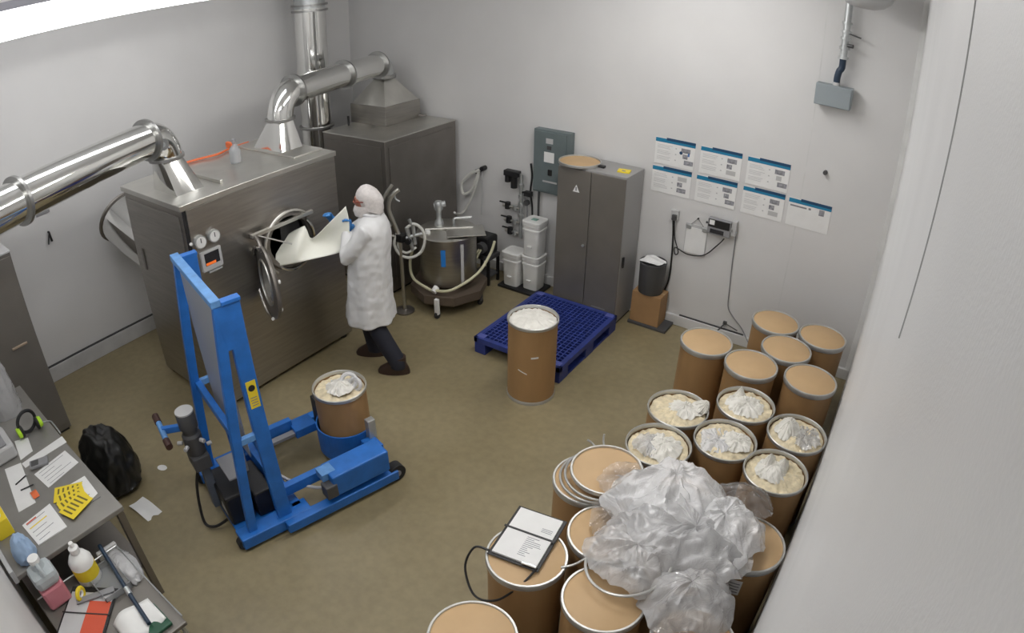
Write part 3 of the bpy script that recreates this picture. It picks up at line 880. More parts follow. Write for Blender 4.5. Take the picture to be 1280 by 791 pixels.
part('supply_line', MB().tube(cr([(2.98, -.04, 1.5), (3.0, -.04, 1.35), (2.99, -.05, 1.15), (3.02, -.05, .95), (3.03, -.05, .55)]), .012, 8), M_BLACK, t, smooth=True)
part('hanging_tube', MB().tube(cr([(2.90, -.07, 1.1), (2.97, -.08, .98), (2.96, -.08, .75), (2.93, -.08, .62)]), .010, 8), M_GREY, t, smooth=True)
# hose coil on wall
t = thing('hose_reel', 'pale hose looped over two dark pegs on the back wall beside filter unit', 'hose', (2.2, -.05, 1.2))
part('hose', MB().tube(cr([(2.27, -.07, 1.30), (2.12, -.08, 1.22), (2.0, -.09, 1.08), (2.02, -.09, .95), (2.13, -.08, 1.0), (2.21, -.08, 1.16), (2.25, -.07, 1.27)]), .02, 8).tube(cr([(2.26, -.07, 1.27), (2.2, -.08, 1.05), (2.12, -.10, .85), (2.05, -.15, .72), (2.15, -.4, .80), (2.3, -.62, .92)]), .013, 8), M_HOSEW, t, smooth=True)
for x, z in ((2.22, 1.27), (2.30, 1.32)):
    part('peg', MB().cyl((x, 0, z), (x, -.08, z), .03, n=12), M_BLACK, t, smooth=True)
part('air_line', MB().tube(cr([(2.29, -.05, 1.29), (2.28, -.04, 1.0), (2.26, -.04, .7)]), .006, 6), M_LGREY, t, smooth=True)

# ------------------------------------------------------------------ mixing tank
TC = Vector((2.52, -1.03, 0))
t = thing('mixing_tank', 'steel mixing tank with half open lid and agitator on a low wheeled base', 'tank', TC)
part('shell', MB().lathe([(.20, .27), (.30, .31), (.325, .36), (.325, .86), (.335, .86), (.335, .875)], 40), M_STEEL, t, world=False, smooth=True)
part('lid', MB().lathe([(.345, .876), (.345, .885), (.33, .895), (0, .91)], 40), M_STEELT, t, world=False, smooth=True)
part('lid_flap', MB().bx(-.02, .40, -.30, .02, .915, .925, Matrix.Rotation(.75, 4, 'Z')), M_STEELT, t, world=False, bevel=.003)
part('hinge_bar', MB().cyl((-.16, -.20, .925), (.24, .16, .925), .012, n=8), M_STEELT, t, world=False, smooth=True)
ag = part('agitator', MB().lathe([(.055, .90), (.05, .94), (.03, .97), (.03, 1.06), (.05, 1.09), (.055, 1.15), (.04, 1.18), (0, 1.19)], 18, (-.16, .05, 0)), M_GALV, t, world=False, smooth=True)
part('air_motor', MB().cyl((-.20, .02, 1.13), (-.10, .10, 1.15), .035, n=12), M_GALV, ag, world=False, smooth=True)
part('inlet_pipe', MB().tube(cr([(0.02, .10, .91), (0.02, .10, .99), (.06, .14, 1.0), (.16, .24, 1.0)]), .014, 8), M_GALV, t, world=False, smooth=True)
part('clamp', MB().lathe([(.03, .90), (.03, .93), (0, .935)], 12, (-.10, -.22, 0)), M_WHITE, t, world=False, smooth=True)
a = -1.05
def tl_f(u, v):
    an = a + (u - .5) * .16; return Vector((.329 * cos(an), .329 * sin(an), .58 + .2 * v))
part('blue_tag', MB().grid(tl_f, 4, 1), M_TAPE, t, world=False)
def strip_f(u, v):
    an = -.40 + (u - .5) * .12; return Vector((.332 * cos(an), .332 * sin(an), .33 + .5 * v))
part('level_strip', MB().grid(strip_f, 3, 1), M_LGREY, t, world=False)
part('base_plate', MB().lathe([(.44, .14), (.45, .16), (.45, .25), (.26, .275)], 8), mat('rusty_base', (.13, .10, .075), .55, .3), t, world=False)
for k, (x, y) in enumerate(((.16, -.42), (-.36, -.12), (.36, .12), (-.1, .34))):
    part('leg', MB().bx(x - .025, x + .025, y - .02, y + .02, .05, .24), M_WHITE if k == 0 else M_DGREY, t, world=False, bevel=.004)
    part('caster', MB().cyl((x - .015, y, .04), (x + .015, y, .04), .04, n=14), M_RUBBER, t, world=False, smooth=True)
part('drain_hose', MB().tube(cr([(-.28, -.28, .70), (-.32, -.30, .50), (-.22, -.36, .36), (.03, -.385, .31), (.10, -.39, .32), (.28, -.30, .34), (.42, -.02, .46), (.44, .2, .62), (.40, .35, .72)]), .016, 8), M_HOSEY, t, world=False, smooth=True)
part('outlet', MB().cyl((.10, -.40, .30), (.10, -.34, .34), .035, n=12), M_WHITE, t, world=False, smooth=True)

# spray arm behind the person
t = thing('spray_stand', 'curved steel spray arm stand with coiled white hoses between person and tank', 'stand', (2.27, -1.54, 0))
part('post', MB().cyl((2.27, -1.54, .03), (2.27, -1.54, .93), .022, n=12), M_STEELT, t, smooth=True)
part('foot', MB().lathe([(.11, 0), (.11, .02), (.03, .035)], 20, (2.27, -1.54, 0)), M_STEELD, t, smooth=True)
part('arm', MB().tube(cr([(2.265, -1.546, .932), (2.226, -1.579, 1.093), (2.193, -1.606, 1.242), (2.204, -1.596, 1.351), (2.247, -1.561, 1.429), (2.285, -1.530, 1.463)]), .024, 10), M_STEELT, t, smooth=True)
part('arm', MB().tube(cr([(2.20, -1.60, 1.05), (2.144, -1.647, 1.19), (2.136, -1.653, 1.31), (2.174, -1.621, 1.416), (2.231, -1.574, 1.52)]), .018, 10), M_STEELT, t, smooth=True)
part('nozzle', MB().tube(cr([(2.245, -1.56, 1.42), (2.255, -1.555, 1.36), (2.285, -1.53, 1.33)]), .010, 8), M_GALV, t, smooth=True)
part('clamp_block', MB().bx(2.22, 2.33, -1.58, -1.49, .87, .96), M_BLACK, t, bevel=.01)
part('side_arm', MB().cyl((2.165, -1.629, .956), (2.26, -1.55, .92), .012, n=8), M_STEELT, t, smooth=True)
for p, q_, w_ in (((2.329, -1.492, 1.031), (2.373, -1.456, .764), .022), ((2.384, -1.447, 1.065), (2.395, -1.437, .829), .02), ((2.30, -1.515, .901), (2.46, -1.384, .949), .02), ((2.355, -1.47, 1.12), (2.385, -1.446, 1.02), .018)):
    part('valve', MB().cyl(p, q_, w_, n=12), M_GALV, t, smooth=True)
part('valve_knob', MB().cyl((2.36, -1.50, .88), (2.37, -1.53, .88), .035, n=14), M_BLACK, t, smooth=True)
part('hose', MB().tube(cr([(2.254, -1.555, .979), (2.22, -1.583, .84), (2.262, -1.548, .712), (2.348, -1.476, .669), (2.439, -1.401, .731), (2.478, -1.369, .872), (2.455, -1.388, 1.005), (2.391, -1.441, 1.065), (2.329, -1.492, 1.022)]), .017, 8), M_HOSEW, t, smooth=True)
part('hose', MB().tube(cr([(2.271, -1.54, .922), (2.253, -1.556, .809), (2.317, -1.503, .728), (2.401, -1.433, .791)]), .014, 8), M_HOSEW, t, smooth=True)

# pump
t = thing('pump', 'black electric pump on a dark stand with cream hoses beside the buckets', 'pump', (2.56, -.36, 0))
part('motor', MB().bx(-.13, .12, -.12, .10, .38, .62), M_BLACK, t, world=False, bevel=.03)
part('pump_head', MB().cyl((.05, -.12, .50), (.05, -.20, .50), .07, n=18), M_DGREY, t, world=False, smooth=True)
part('stand', MB().bx(-.14, .14, -.13, .11, .33, .38), M_DGREY, t, world=False, bevel=.006)
for x in (-.12, .12):
    for y in (-.11, .09):
        part('leg', MB().bx(x - .015, x + .015, y - .015, y + .015, 0, .33), M_BLACK, t, world=False)
part('shelf', MB().bx(-.13, .13, -.12, .10, .10, .12), M_DGREY, t, world=False)
for k in range(2):
    part('hose', MB().tube(cr([(.05 + .03 * k, -.20, .50), (.03 + .04 * k, -.27, .42), (-.01 + .05 * k, -.32, .25), (-.03 + .05 * k, -.34, .08), (-.10 + .04 * k, -.38, .02)]), .012, 8), M_HOSEY, t, world=False, smooth=True)

# ------------------------------------------------------------------ buckets
def bucket(x, y, z, label):
    t = thing('bucket', label, 'bucket', (x, y, z), 0, 'white square buckets')
    def sq(s_, zz, n=24, e_=.35):
        out = []
        for k in range(n):
            a = 2 * pi * k / n; c_, s2 = cos(a), sin(a)
            out.append(Vector((s_ * math.copysign(abs(c_) ** e_, c_), s_ * math.copysign(abs(s2) ** e_, s2), zz)))
        return out
    part('body', MB().loft([sq(.098, 0), sq(.101, .01), sq(.110, .31), sq(.118, .315), sq(.118, .335), sq(.111, .34), sq(.112, .37), sq(.119, .375), sq(.119, .395), sq(.112, .40)]), M_WHITE, t, world=False, smooth=True)
    l_ = part('lid', MB().loft([sq(.123, .40), sq(.124, .415), sq(.124, .43), sq(.112, .436), sq(.108, .43)]), M_WHITE, t, world=False, smooth=True)
    part('grip', MB().bx(-.03, .03, -.128, -.105, .115, .135), M_WHITE, t, world=False, bevel=.005)
    return t, l_
bucket(2.925, -.27, .03, 'white square bucket standing left on the floor board beside the pair')
bucket(3.175, -.225, .03, 'white square bucket carrying another bucket on its lid')
bt, bl_ = bucket(3.175, -.225, .468, 'white square bucket stacked on top with a green label on its lid')
part('green_label', MB().bx(-.04, .03, -.03, .03, .43, .437), M_GALV if False else mat('pale_green', (.25, .42, .36), .6), bl_, world=False)
tagit(part('floor_board', MB().bx(2.78, 3.33, -.42, -.07, 0, .03), M_BLACK, bevel=.005, loc=(3.05, -.25, 0)), 'flat black board on the floor under the white buckets', 'board')

# ------------------------------------------------------------------ box, bin, dolly
tagit(part('dolly_board', MB().bx(4.47, 4.935, -.30, -.045, 0, .035), M_DGREY, bevel=.006, loc=(4.7, -.17, 0)), 'low dark dolly board under the cardboard box', 'board')
t = thing('cardboard_box', 'closed brown cardboard box under the small grey bin', 'box', (4.665, -.165, .035))
part('carton', MB().bx(-.18, .165, -.115, .11, 0, .36), M_CARD, t, world=False, bevel=.004)
part('flap', MB().bx(-.178, .163, -.113, -.004, .36, .364), M_CARD, t, world=False)
part('flap', MB().bx(-.178, .163, .0, .108, .36, .364), M_CARD, t, world=False)
part('tape', MB().bx(-.18, .165, -.02, .02, .3645, .3655), mat('box_tape', (.42, .28, .15), .4), t, world=False)
t = thing('small_bin', 'small round grey bin with white papers on top of cardboard box', 'bin', (4.655, -.175, .40))
part('shell', MB().lathe([(.132, 0), (.138, .012), (.146, .34), (.151, .345), (.151, .36), (.141, .36), (.141, .33), (0, .33)], 30), M_DGREY, t, world=False, smooth=True)
tagit(part('paper', MB().grid(lambda u, v: Vector((4.655 + (u - .5) * .24 + .03 * (v - .5), -.175 + (v - .5) * .18, .770 + .02 * sin(u * 5) * v + .02 * noise.noise(Vector((u * 3, v * 3, 1))))), 8, 8), M_PAPER, loc=(4.655, -.175, .765)), 'crumpled white paper lying on top of the small grey bin', 'paper')

# ------------------------------------------------------------------ posters
PW, PH = .44, .285
def poster(x, z, label, mode):
    """x left edge, z top edge"""
    t = thing('poster', label, 'poster', (x, -.003, z), 0, 'white posters with teal headers')
    part('sheet', MB().bx(0, PW, -.003, 0, -PH, 0), M_PAPER, t, world=False)
    part('header_band', MB().bx(.0, PW, -.004, -.003, -.048, -.006), M_TEAL, t, world=False)
    part('header_tab', MB().bx(.12, PW, -.0045, -.003, -.022, .006), M_NAVY, t, world=False)
    tx = MB(); random.seed(int(x * 100 + z * 10))
    if mode == 9:
        tx.bx(.02, .19, -.004, -.003, -.085, -.07).bx(.21, .235, -.004, -.003, -.085, -.065)
        part('picture', MB().bx(.32, .375, -.004, -.003, -.115, -.055), M_PHOTO, t, world=False)
    else:
        for k in range(12):
            if k % 4 == 3: continue
            zz = -.075 - k * .0155
            tx.bx(.025, .14 + random.random() * .05, -.004, -.003, zz - .004, zz)
        for k in range(3):
            zz = -.085 - k * .062
            tx.bx(.225, .24, -.004, -.003, zz - .012, zz)
            w0 = .29 + .02 * (k if mode % 2 else 0)
            part('picture', MB().bx(w0, w0 + (.10 if k != 1 else .055), -.004, -.003, zz - .035, zz + .012), M_PHOTO if (mode + k) % 4 else M_LGREY, t, world=False)
        if mode == 1:
            part('symbol', MB().lathe([(.018, 0), (.018, .001)], 14, (.29, -.0035, -.125), Matrix.Rotation(pi / 2, 4, 'X')), M_NAVY, t, world=False)
            part('symbol', MB().bx(.365, .385, -.004, -.003, -.15, -.11), M_BPRINT, t, world=False)
    part('text_lines', tx, M_INK if mode == 9 else M_LGREY, t, world=False)
    return t
poster(4.478, 2.0813, 'teal-headed poster at top left of the wall group, with round blue symbols', 1)
poster(4.978, 2.0813, 'teal-headed poster in the middle of the top row', 2)
poster(5.478, 2.0813, 'teal-headed poster at the right end of the top row', 3)
poster(4.470, 1.7717, 'teal-headed poster at the left end of the lower row', 4)
poster(4.967, 1.7717, 'teal-headed poster second from left in the lower row', 5)
poster(5.473, 1.7717, 'teal-headed poster third from left in the lower row', 6)
poster(5.9554, 1.7717, 'nearly blank teal-headed poster at the right end of the lower row', 9)

# outlet, hanging clipboard, scale display
t = thing('wall_outlet', 'grey wall outlet with plugged black cords below the posters', 'outlet', (4.78, -.0, 1.28))
part('cover', MB().bx(-.045, .045, -.035, 0, -.055, .055), M_LGREY, t, world=False, bevel=.008)
part('plug', MB().bx(-.02, .03, -.07, -.035, -.05, .01), M_DGREY, t, world=False, bevel=.006)
part('cord', MB().tube(cr([(.0, -.06, -.05), (.01, -.03, -.25), (.02, -.02, -.5), (.02, -.02, -.75), (-.02, -.04, -.95)]), .010, 8), M_BLACK, t, world=False, smooth=True)
part('cord', MB().tube(cr([(.015, -.06, -.05), (.03, -.03, -.25), (.09, -.03, -.40), (.06, -.03, -.44), (.05, -.03, -.36), (.2, -.03, -.40), (.38, -.03, -.36), (.52, -.04, -.20), (.58, -.05, -.11)]), .0065, 8), M_BLACK, t, world=False, smooth=True)
t = thing('wall_clipboard', 'white sheets on a clipboard hanging from the wall below posters', 'clipboard', (5.04, -.0, 1.06))
part('board', MB().bx(-.125, .125, -.012, -.004, -.165, .165), M_LGREY, t, world=False, bevel=.003)
part('sheets', MB().bx(-.115, .115, -.018, -.012, -.16, .13), M_PAPER, t, world=False)
for x in (-.09, .09):
    part('clip', MB().bx(x - .03, x + .03, -.028, -.012, .11, .155), M_GALV, t, world=False, bevel=.004)
part('string', MB().tube([(-.07, -.01, .16), (0, -.012, .24), (.07, -.01, .16)], .003, 6), M_DGREY, t, world=False)
part('nail', MB().cyl((0, 0, .24), (0, -.025, .24), .008, n=8), M_BLACK, t, world=False)
t = thing('scale_display', 'grey weighing scale display with dark keypad on a wall bracket', 'display', (5.295, -.0, 1.285))
part('case', MB().bx(-.125, .125, -.09, -.03, -.085, .085), M_GREY, t, world=False, bevel=.006)
part('keypad', MB().bx(-.115, .115, -.093, -.09, -.005, .078), M_BLACK, t, world=False)
part('sticker', MB().bx(-.105, -.05, -.095, -.093, .02, .07), M_PAPER, t, world=False)
part('readout', MB().bx(-.09, .06, -.093, -.09, -.07, -.025), M_SCREEN, t, world=False)
part('bracket', MB().bx(.13, .18, -.07, 0, -.06, .10).bx(.12, .15, -.07, -.05, -.02, .02), M_LGREY, t, world=False, bevel=.004)
part('knob', MB().cyl((-.125, -.06, .02), (-.15, -.06, .02), .012, n=10), M_BLACK, t, world=False, smooth=True)
tagit(part('thin_cable', MB().tube(cr([(5.47, -.012, 1.23), (5.48, -.01, .9), (5.50, -.01, .6), (5.52, -.01, .40), (5.6, -.012, .30), (5.72, -.02, .20), (5.85, -.05, .05)]), .006, 8), M_GREY, smooth=True, loc=(5.5, -.01, .7)), 'thin grey cable running down the wall from the scale display to the drums', 'cable')
tagit(part('low_bracket', MB().bx(5.50, 5.54, -.03, 0, .19, .22).cyl((5.52, -.03, .20), (5.46, -.045, .10), .008, n=8).cyl((5.53, -.02, .20), (5.68, -.04, .17), .006, n=8), M_DGREY, loc=(5.52, -.02, .15)), 'small dark bracket low on the back wall beside the drums', 'bracket')
tagit(part('wall_stud', MB().cyl((6.265, 0, 2.10), (6.265, -.04, 2.10), .022, n=12), M_DGREY, smooth=True, loc=(6.265, 0, 2.1)), 'small dark round stud on the wall right of the posters', 'stud')

# ------------------------------------------------------------------ wall box with pipe and ceiling canopy
t = thing('junction_box', 'grey metal junction box hanging from a pipe high on the back wall', 'junction box', (6.235, -.1, 2.75))
part('box', MB().bx(6.065, 6.408, -.16, -.03, 2.755, 2.955), mat('box_grey', (.30, .34, .36), .5, .2), t, bevel=.005)
part('cover', MB().bx(6.07, 6.40, -.168, -.16, 2.76, 2.95), mat('box_grey', (.30, .34, .36)), t, bevel=.003)
part('gland', MB().cyl((6.245, -.1, 2.955), (6.245, -.1, 2.985), .035, n=14), M_LGREY, t, smooth=True)
part('flex_hose', MB().tube(cr([(6.245, -.1, 2.98), (6.245, -.1, 3.03), (6.255, -.1, 3.09), (6.275, -.1, 3.13), (6.275, -.1, 3.22)]), .032, 14), M_NAVYP, t, smooth=True)
part('pipe', MB().cyl((6.275, -.1, 3.22), (6.275, -.1, 3.80), .034, n=16), M_GALV, t, smooth=True)
for z in (3.22, 3.31, 3.40, 3.46, 3.54):
    part('coupling', MB().cyl((6.275, -.1, z - .012), (6.275, -.1, z + .012), .05, n=16), M_GALV, t, smooth=True)
part('valve_lever', MB().cyl((6.30, -.12, 3.45), (6.42, -.16, 3.43), .007, n=8), M_DGREY, t, smooth=True)
part('drain_plug', MB().cyl((6.30, -.11, 3.34), (6.355, -.13, 3.34), .018, n=10), M_DGREY, t, smooth=True)
t = thing('ceiling_canopy', 'round pale grey canopy at the top right edge above the pipe', 'canopy', (6.45, -.5, 3.70))
part('dish', MB().lathe([(0, 0), (.08, .002), (.16, .025), (.22, .07), (.24, .12), (.24, .2), (0, .2)], 32), M_LGREY, t, world=False, smooth=True)
part('stem', MB().cyl((0, 0, .2), (0, 0, RH - 3.735), .03, n=14), M_LGREY, t, world=False, smooth=True)

# ------------------------------------------------------------------ blue drum lift (local x forward, y to the far side)
LO = (3.27, -4.59, 0)
L = thing('drum_lift', 'blue drum lift truck with tall mast gripping a brown drum', 'drum lift', LO, math.atan2(.970, .242))
def lp_(name, mb, mt, par=None, **k):
    return part(name, mb, mt, par or L, world=False, **k)
def beam(a, c, w, d, axis_w=(1, 0, 0)):
    """rectangular bar from a to c: w across axis_w, d across the third axis"""
    a, c = Vector(a), Vector(c); t_ = (c - a).normalized(); aw = Vector(axis_w)
    aw = (aw - t_ * aw.dot(t_)).normalized(); ad = t_.cross(aw)
    r0 = [a + aw * sx * w / 2 + ad * sy * d / 2 for sx, sy in ((-1, -1), (1, -1), (1, 1), (-1, 1))]
    r1 = [v + (c - a) for v in r0]
    return MB().loft([r0, r1])
for sgn, v in ((-1, -.44), (1, .44)):
    lp_('gusset', MB().prism([(.0, v - .026, 1.95), (.185, v - .026, 1.95), (.18, v - .026, 1.62), (.04, v - .026, 1.62)], (0, .052, 0)), M_BLUE, bevel=.004)
    lp_('front_post', beam((.135, v, .06), (.13, v, 1.95), .11, .05), M_BLUE, bevel=.005)
    lp_('rear_post', beam((-.15, v, .06), (.045, v, 1.95), .07, .05), M_BLUE, bevel=.005)
    lp_('post_tie', beam((-.06, v, .92), (.11, v, .92), .05, .04, (0, 0, 1)), M_BLUEL, bevel=.004)
    lp_('base_beam', MB().bx(-.26, .34, v - .07, v + .07, .03, .13), M_BLUE, bevel=.008)
    lp_('leg', beam((.10, v * 1.2, .085), (1.10, v * 1.2, .075), .09, .085, (0, 1, 0)), M_BLUE, bevel=.008)
    wh = lp_('front_wheel', MB().cyl((1.10, v * 1.17 - .04, .075), (1.10, v * 1.17 + .04, .075), .075, n=22), M_RUBBER, smooth=True)
    part('hub', MB().cyl((1.10, v * 1.17 - .045, .075), (1.10, v * 1.17 + .045, .075), .03, n=12), M_GREY, wh, world=False, smooth=True)
    lp_('caster', MB().cyl((-.24, v - .03, .05), (-.24, v + .03, .05), .05, n=18), M_RUBBER, smooth=True)
lp_('top_crossbar', MB().bx(-.005, .06, -.47, .47, 1.93, 1.975), M_BLUEL, bevel=.004)  # lit top put in by the paler blue
lp_('top_cap', MB().bx(.06, .19, -.475, -.41, 1.93, 1.955), M_BLUE, bevel=.004)
lp_('top_cap', MB().bx(.06, .19, .41, .475, 1.93, 1.955), M_BLUE, bevel=.004)
lp_('mast_guard', MB().prism([(.03, -.40, 1.93), (.03, .40, 1.93), (.03, .27, .70), (.03, -.36, .70)], (.006, 0, 0)), mat('guard_grey', (.36, .38, .42), .35, .2), None)
lp_('lift_chain', MB().bx(.05, .07, -.02, .02, .2, 1.93), M_GREY)
lp_('mid_crossbar', MB().bx(-.06, -.01, -.44, .44, .88, .95), M_BLUE, bevel=.005)
lp_('base_plate', MB().bx(-.24, .20, -.42, .42, .04, .06), M_BLUE, bevel=.004)
lp_('base_cross', MB().bx(.22, .30, -.42, .42, .05, .13), M_BLUE, bevel=.006)
lp_('carriage', MB().bx(.16, .22, -.36, .36, .22, .34), M_BLUE, bevel=.006)
lp_('carriage_arm', MB().bx(.20, .62, .30, .36, .24, .33), M_BLUE, bevel=.005)
lp_('carriage_arm', MB().bx(.20, .56, -.36, -.30, .20, .29), M_BLUE, bevel=.005)
lp_('slide_rail', MB().bx(.24, .74, .22, .28, .22, .25), M_GREY, bevel=.003)
lp_('bracket', MB().bx(.22, .27, .10, .18, .22, .42), M_BLUEL, bevel=.004)
lp_('bracket', MB().bx(.22, .27, -.05, .03, .22, .44), M_BLUEL, bevel=.004)
hs = lp_('clamp_housing', MB().bx(.53, 1.03, -.57, -.37, .17, .365), M_BLUE, bevel=.012)
part('housing_lip', MB().bx(.48, .60, -.50, -.39, .30, .366), M_BLUEL, hs, world=False, bevel=.004)
part('actuator', MB().bx(.46, .56, -.58, -.48, .18, .30), M_DGREY, hs, world=False, bevel=.01)
lp_('cradle', MB().grid(lambda u, v: Vector((1.0 + .25 * cos(pi * .5 + u * pi * 1.1), .05 + .25 * sin(pi * .5 + u * pi * 1.1), .06 + .25 * v)), 28, 1), M_BLUE).modifiers.new('thick', 'SOLIDIFY').thickness = .012
lp_('jaw', MB().bx(.84, .90, .24, .34, .10, .46), M_BLACK, bevel=.008)
lp_('jaw', MB().bx(1.05, 1.12, -.26, -.20, .22, .44), M_GALV, bevel=.005)
lp_('jaw_arm', MB().bx(.98, 1.10, -.38, -.22, .20, .27), M_BLUE, bevel=.005)
lp_('cradle_arm', MB().bx(.60, .80, .20, .36, .20, .28), M_BLUE, bevel=.006)
lp_('air_hose', MB().tube(cr([(.24, -.20, .30), (.34, -.30, .22), (.44, -.40, .20), (.50, -.50, .24)]), .012, 8).tube(cr([(.24, -.16, .27), (.36, -.28, .18), (.46, -.38, .17), (.52, -.50, .21)]), .010, 8), M_LGREY, smooth=True)
mt_ = lp_('pump_motor', MB().lathe([(.0, .60), (.06, .60), (.075, .64), (.075, .80), (.058, .82), (.058, .86), (.072, .87), (.072, .99), (.068, 1.0), (0, 1.0)], 24, (-.27, .03, 0)), M_DGREY, smooth=True)
part('motor_cap', MB().lathe([(.07, 1.0), (.07, 1.012), (0, 1.016)], 24, (-.27, .03, 0)), M_LGREY, mt_, world=False, smooth=True)
for k in range(5):
    an = k * 1.3
    part('fitting', MB().cyl((-.27 + .09 * cos(an), .03 + .09 * sin(an), .66 + .03 * k), (-.27 + .13 * cos(an), .03 + .13 * sin(an), .66 + .03 * k), .016, n=8), M_LGREY, mt_, world=False, smooth=True)
lp_('valve_body', MB().bx(-.34, -.20, -.07, .11, .52, .64), M_DGREY, bevel=.01)
lp_('column', MB().bx(-.29, -.22, -.03, .05, .10, .55), mat('slate', (.10, .12, .16), .5), bevel=.008)
lp_('power_unit', MB().bx(-.24, -.03, -.26, .14, .06, .34), M_BLACK, bevel=.02)
lp_('control_plate', MB().bx(-.16, -.02, -.30, -.02, .52, .535), M_GREY, bevel=.004)
lp_('battery_box', MB().bx(-.02, .14, -.30, .10, .07, .30), M_BLACK, bevel=.015)
lp_('power_decal', MB().prism([(-.242, -.10, .16), (-.242, -.22, .16), (-.242, -.16, .26)], (-.002, 0, 0)), M_LGREY)
hd = lp_('tow_handle', beam((-.30, .06, .86), (-.47, .07, .90), .05, .04, (0, 0, 1)), M_BLUE, bevel=.005)
part('cross_handle', MB().cyl((-.47, -.07, .88), (-.46, .20, .91), .022, n=12), M_BLUEL, hd, world=False, smooth=True)
part('grip', MB().cyl((-.471, -.12, .875), (-.470, -.04, .885), .027, n=12), mat('grip_brown', (.05, .02, .015), .6), hd, world=False, smooth=True)
part('grip', MB().cyl((-.462, .16, .906), (-.46, .25, .914), .027, n=12), mat('grip_brown', (.05, .02, .015)), hd, world=False, smooth=True)
lp_('cable_loop', MB().tube(cr([(-.30, -.02, .55), (-.36, -.02, .40), (-.40, -.02, .20), (-.42, -.08, .05), (-.36, -.15, .04), (-.26, -.2, .10)]), .012, 8), M_BLACK, smooth=True)
st = lp_('warning_sticker', MB().bx(.10, .17, -.4665, -.465, 1.15, 1.36), M_YEL)
part('sticker_symbol', MB().lathe([(.024, 0), (.024, .0012)], 14, (.135, -.4665, 1.305), Matrix.Rotation(pi / 2, 4, 'X')), M_BLACK, st, world=False)
part('sticker_text', MB().bx(.112, .158, -.468, -.4665, 1.17, 1.175).bx(.112, .158, -.468, -.4665, 1.19, 1.195).bx(.112, .158, -.468, -.4665, 1.21, 1.215).bx(.112, .158, -.468, -.4665, 1.23, 1.235), M_INK, st, world=False)

# ------------------------------------------------------------------ person (local x forward, y to the left)
PO = (2.83, -2.46, 0)
PS = thing('person', 'person in white lab coat, hair net and blue gloves holding a curved white sheet', 'person', PO, math.atan2(-.55, -.835))
def ell(c, a, b_, n=20, tilt=None, fold=0, ph=0, amp=0):
    out = []
    for k in range(n):
        t_ = 2 * pi * k / n
        w_ = 1 + amp * sin(fold * t_ + ph)
        out.append(Vector((c[0] + a * cos(t_) * w_, c[1] + b_ * sin(t_) * w_, c[2])))
    return out
hipL, hipR = Vector((.05, .10, .93)), Vector((.07, -.10, .93))
kneeL, kneeR = Vector((.06, .105, .54)), Vector((.17, -.12, .52))
ankL, ankR = Vector((-.16, .16, .10)), Vector((.13, -.16, .09))
shL, shR = Vector((.03, .19, 1.50)), Vector((.05, -.19, 1.50))
elL, elR = Vector((.22, .20, 1.26)), Vector((.28, -.24, 1.30))
wrL, wrR = Vector((.235, .03, 1.45)), Vector((.40, -.06, 1.52))
HC = Vector((.05, 0, 1.735))
def finger_set(wr, direction, side, palm_n, sc=1.0, grow=0.0):
    """palm plus five bent fingers; direction along the hand, side towards the thumb, palm_n where fingers curl"""
    d = direction.normalized(); s = (side - d * side.dot(d)).normalized(); n_ = d.cross(s)
    if n_.dot(palm_n) < 0: n_ = -n_
    mb = MB()
    mb.loft([[wr + s * (.026 + grow) * cos(k * pi / 6) + n_ * (.019 + grow) * sin(k * pi / 6) for k in range(12)],
             [wr + d * .04 + s * (.038 + grow) * cos(k * pi / 6) + n_ * (.017 + grow) * sin(k * pi / 6) for k in range(12)],
             [wr + d * .085 + s * (.042 + grow) * cos(k * pi / 6) + n_ * (.014 + grow) * sin(k * pi / 6) for k in range(12)]])
    for j, (off, ln) in enumerate(((.031, .070), (.011, .080), (-.010, .075), (-.030, .058))):
        p0 = wr + d * .075 + s * off
        p1 = p0 + d * ln * .5
        p2 = p1 + (d * .55 + n_ * .85) * ln * .35
        p3 = p2 + (d * -.1 + n_ * 1.0) * ln * .3
        mb.tube([p0, p1, p2, p3], [.0095 + grow, .009 + grow, .0085 + grow, .007 + grow], 8)
    p0 = wr + d * .025 + s * .03
    mb.tube([p0, p0 + s * .025 + d * .02 + n_ * .01, p0 + s * .032 + d * .045 + n_ * .026, p0 + s * .026 + d * .062 + n_ * .040], [.012 + grow, .011 + grow, .010 + grow, .008 + grow], 8)
    return mb
handL = dict(direction=Vector((-.02, .10, .9)), side=Vector((-.9, 0, .2)), palm_n=Vector((.3, .9, 0)))
handR = dict(direction=Vector((.2, .5, .75)), side=Vector((-.9, .2, .2)), palm_n=Vector((.1, .8, -.5)))
bm_ = MB()
# trunk, neck, head
bm_.loft([ell((.06, 0, .86), .11, .15), ell((.06, 0, 1.0), .12, .16), ell((.05, 0, 1.15), .11, .145), ell((.05, 0, 1.32), .12, .17), ell((.04, 0, 1.46), .10, .17), ell((.03, 0, 1.53), .07, .10), ell((.025, 0, 1.57), .055, .058), ell((.03, 0, 1.64), .055, .056)])
def hd_ring(z, a, b_, dx): return ell((HC.x + dx, 0, HC.z + z), a, b_, 20)
bm_.loft([hd_ring(-.115, .045, .045, .03), hd_ring(-.10, .065, .055, .02), hd_ring(-.06, .085, .066, .008), hd_ring(-.01, .095, .073, .0), hd_ring(.04, .098, .076, -.004), hd_ring(.08, .085, .068, -.006), hd_ring(.11, .055, .045, -.006), hd_ring(.122, .02, .018, -.006)])
bm_.tube([HC + Vector((.092, 0, .02)), HC + Vector((.113, 0, -.018)), HC + Vector((.098, 0, -.03))], [.010, .015, .012], 8)       # nose
bm_.tube([HC + Vector((.088, -.04, .03)), HC + Vector((.096, 0, .032)), HC + Vector((.088, .04, .03))], .010, 8)                  # brow
bm_.tube([HC + Vector((.088, -.025, -.062)), HC + Vector((.096, 0, -.06)), HC + Vector((.088, .025, -.062))], .009, 8)            # lips
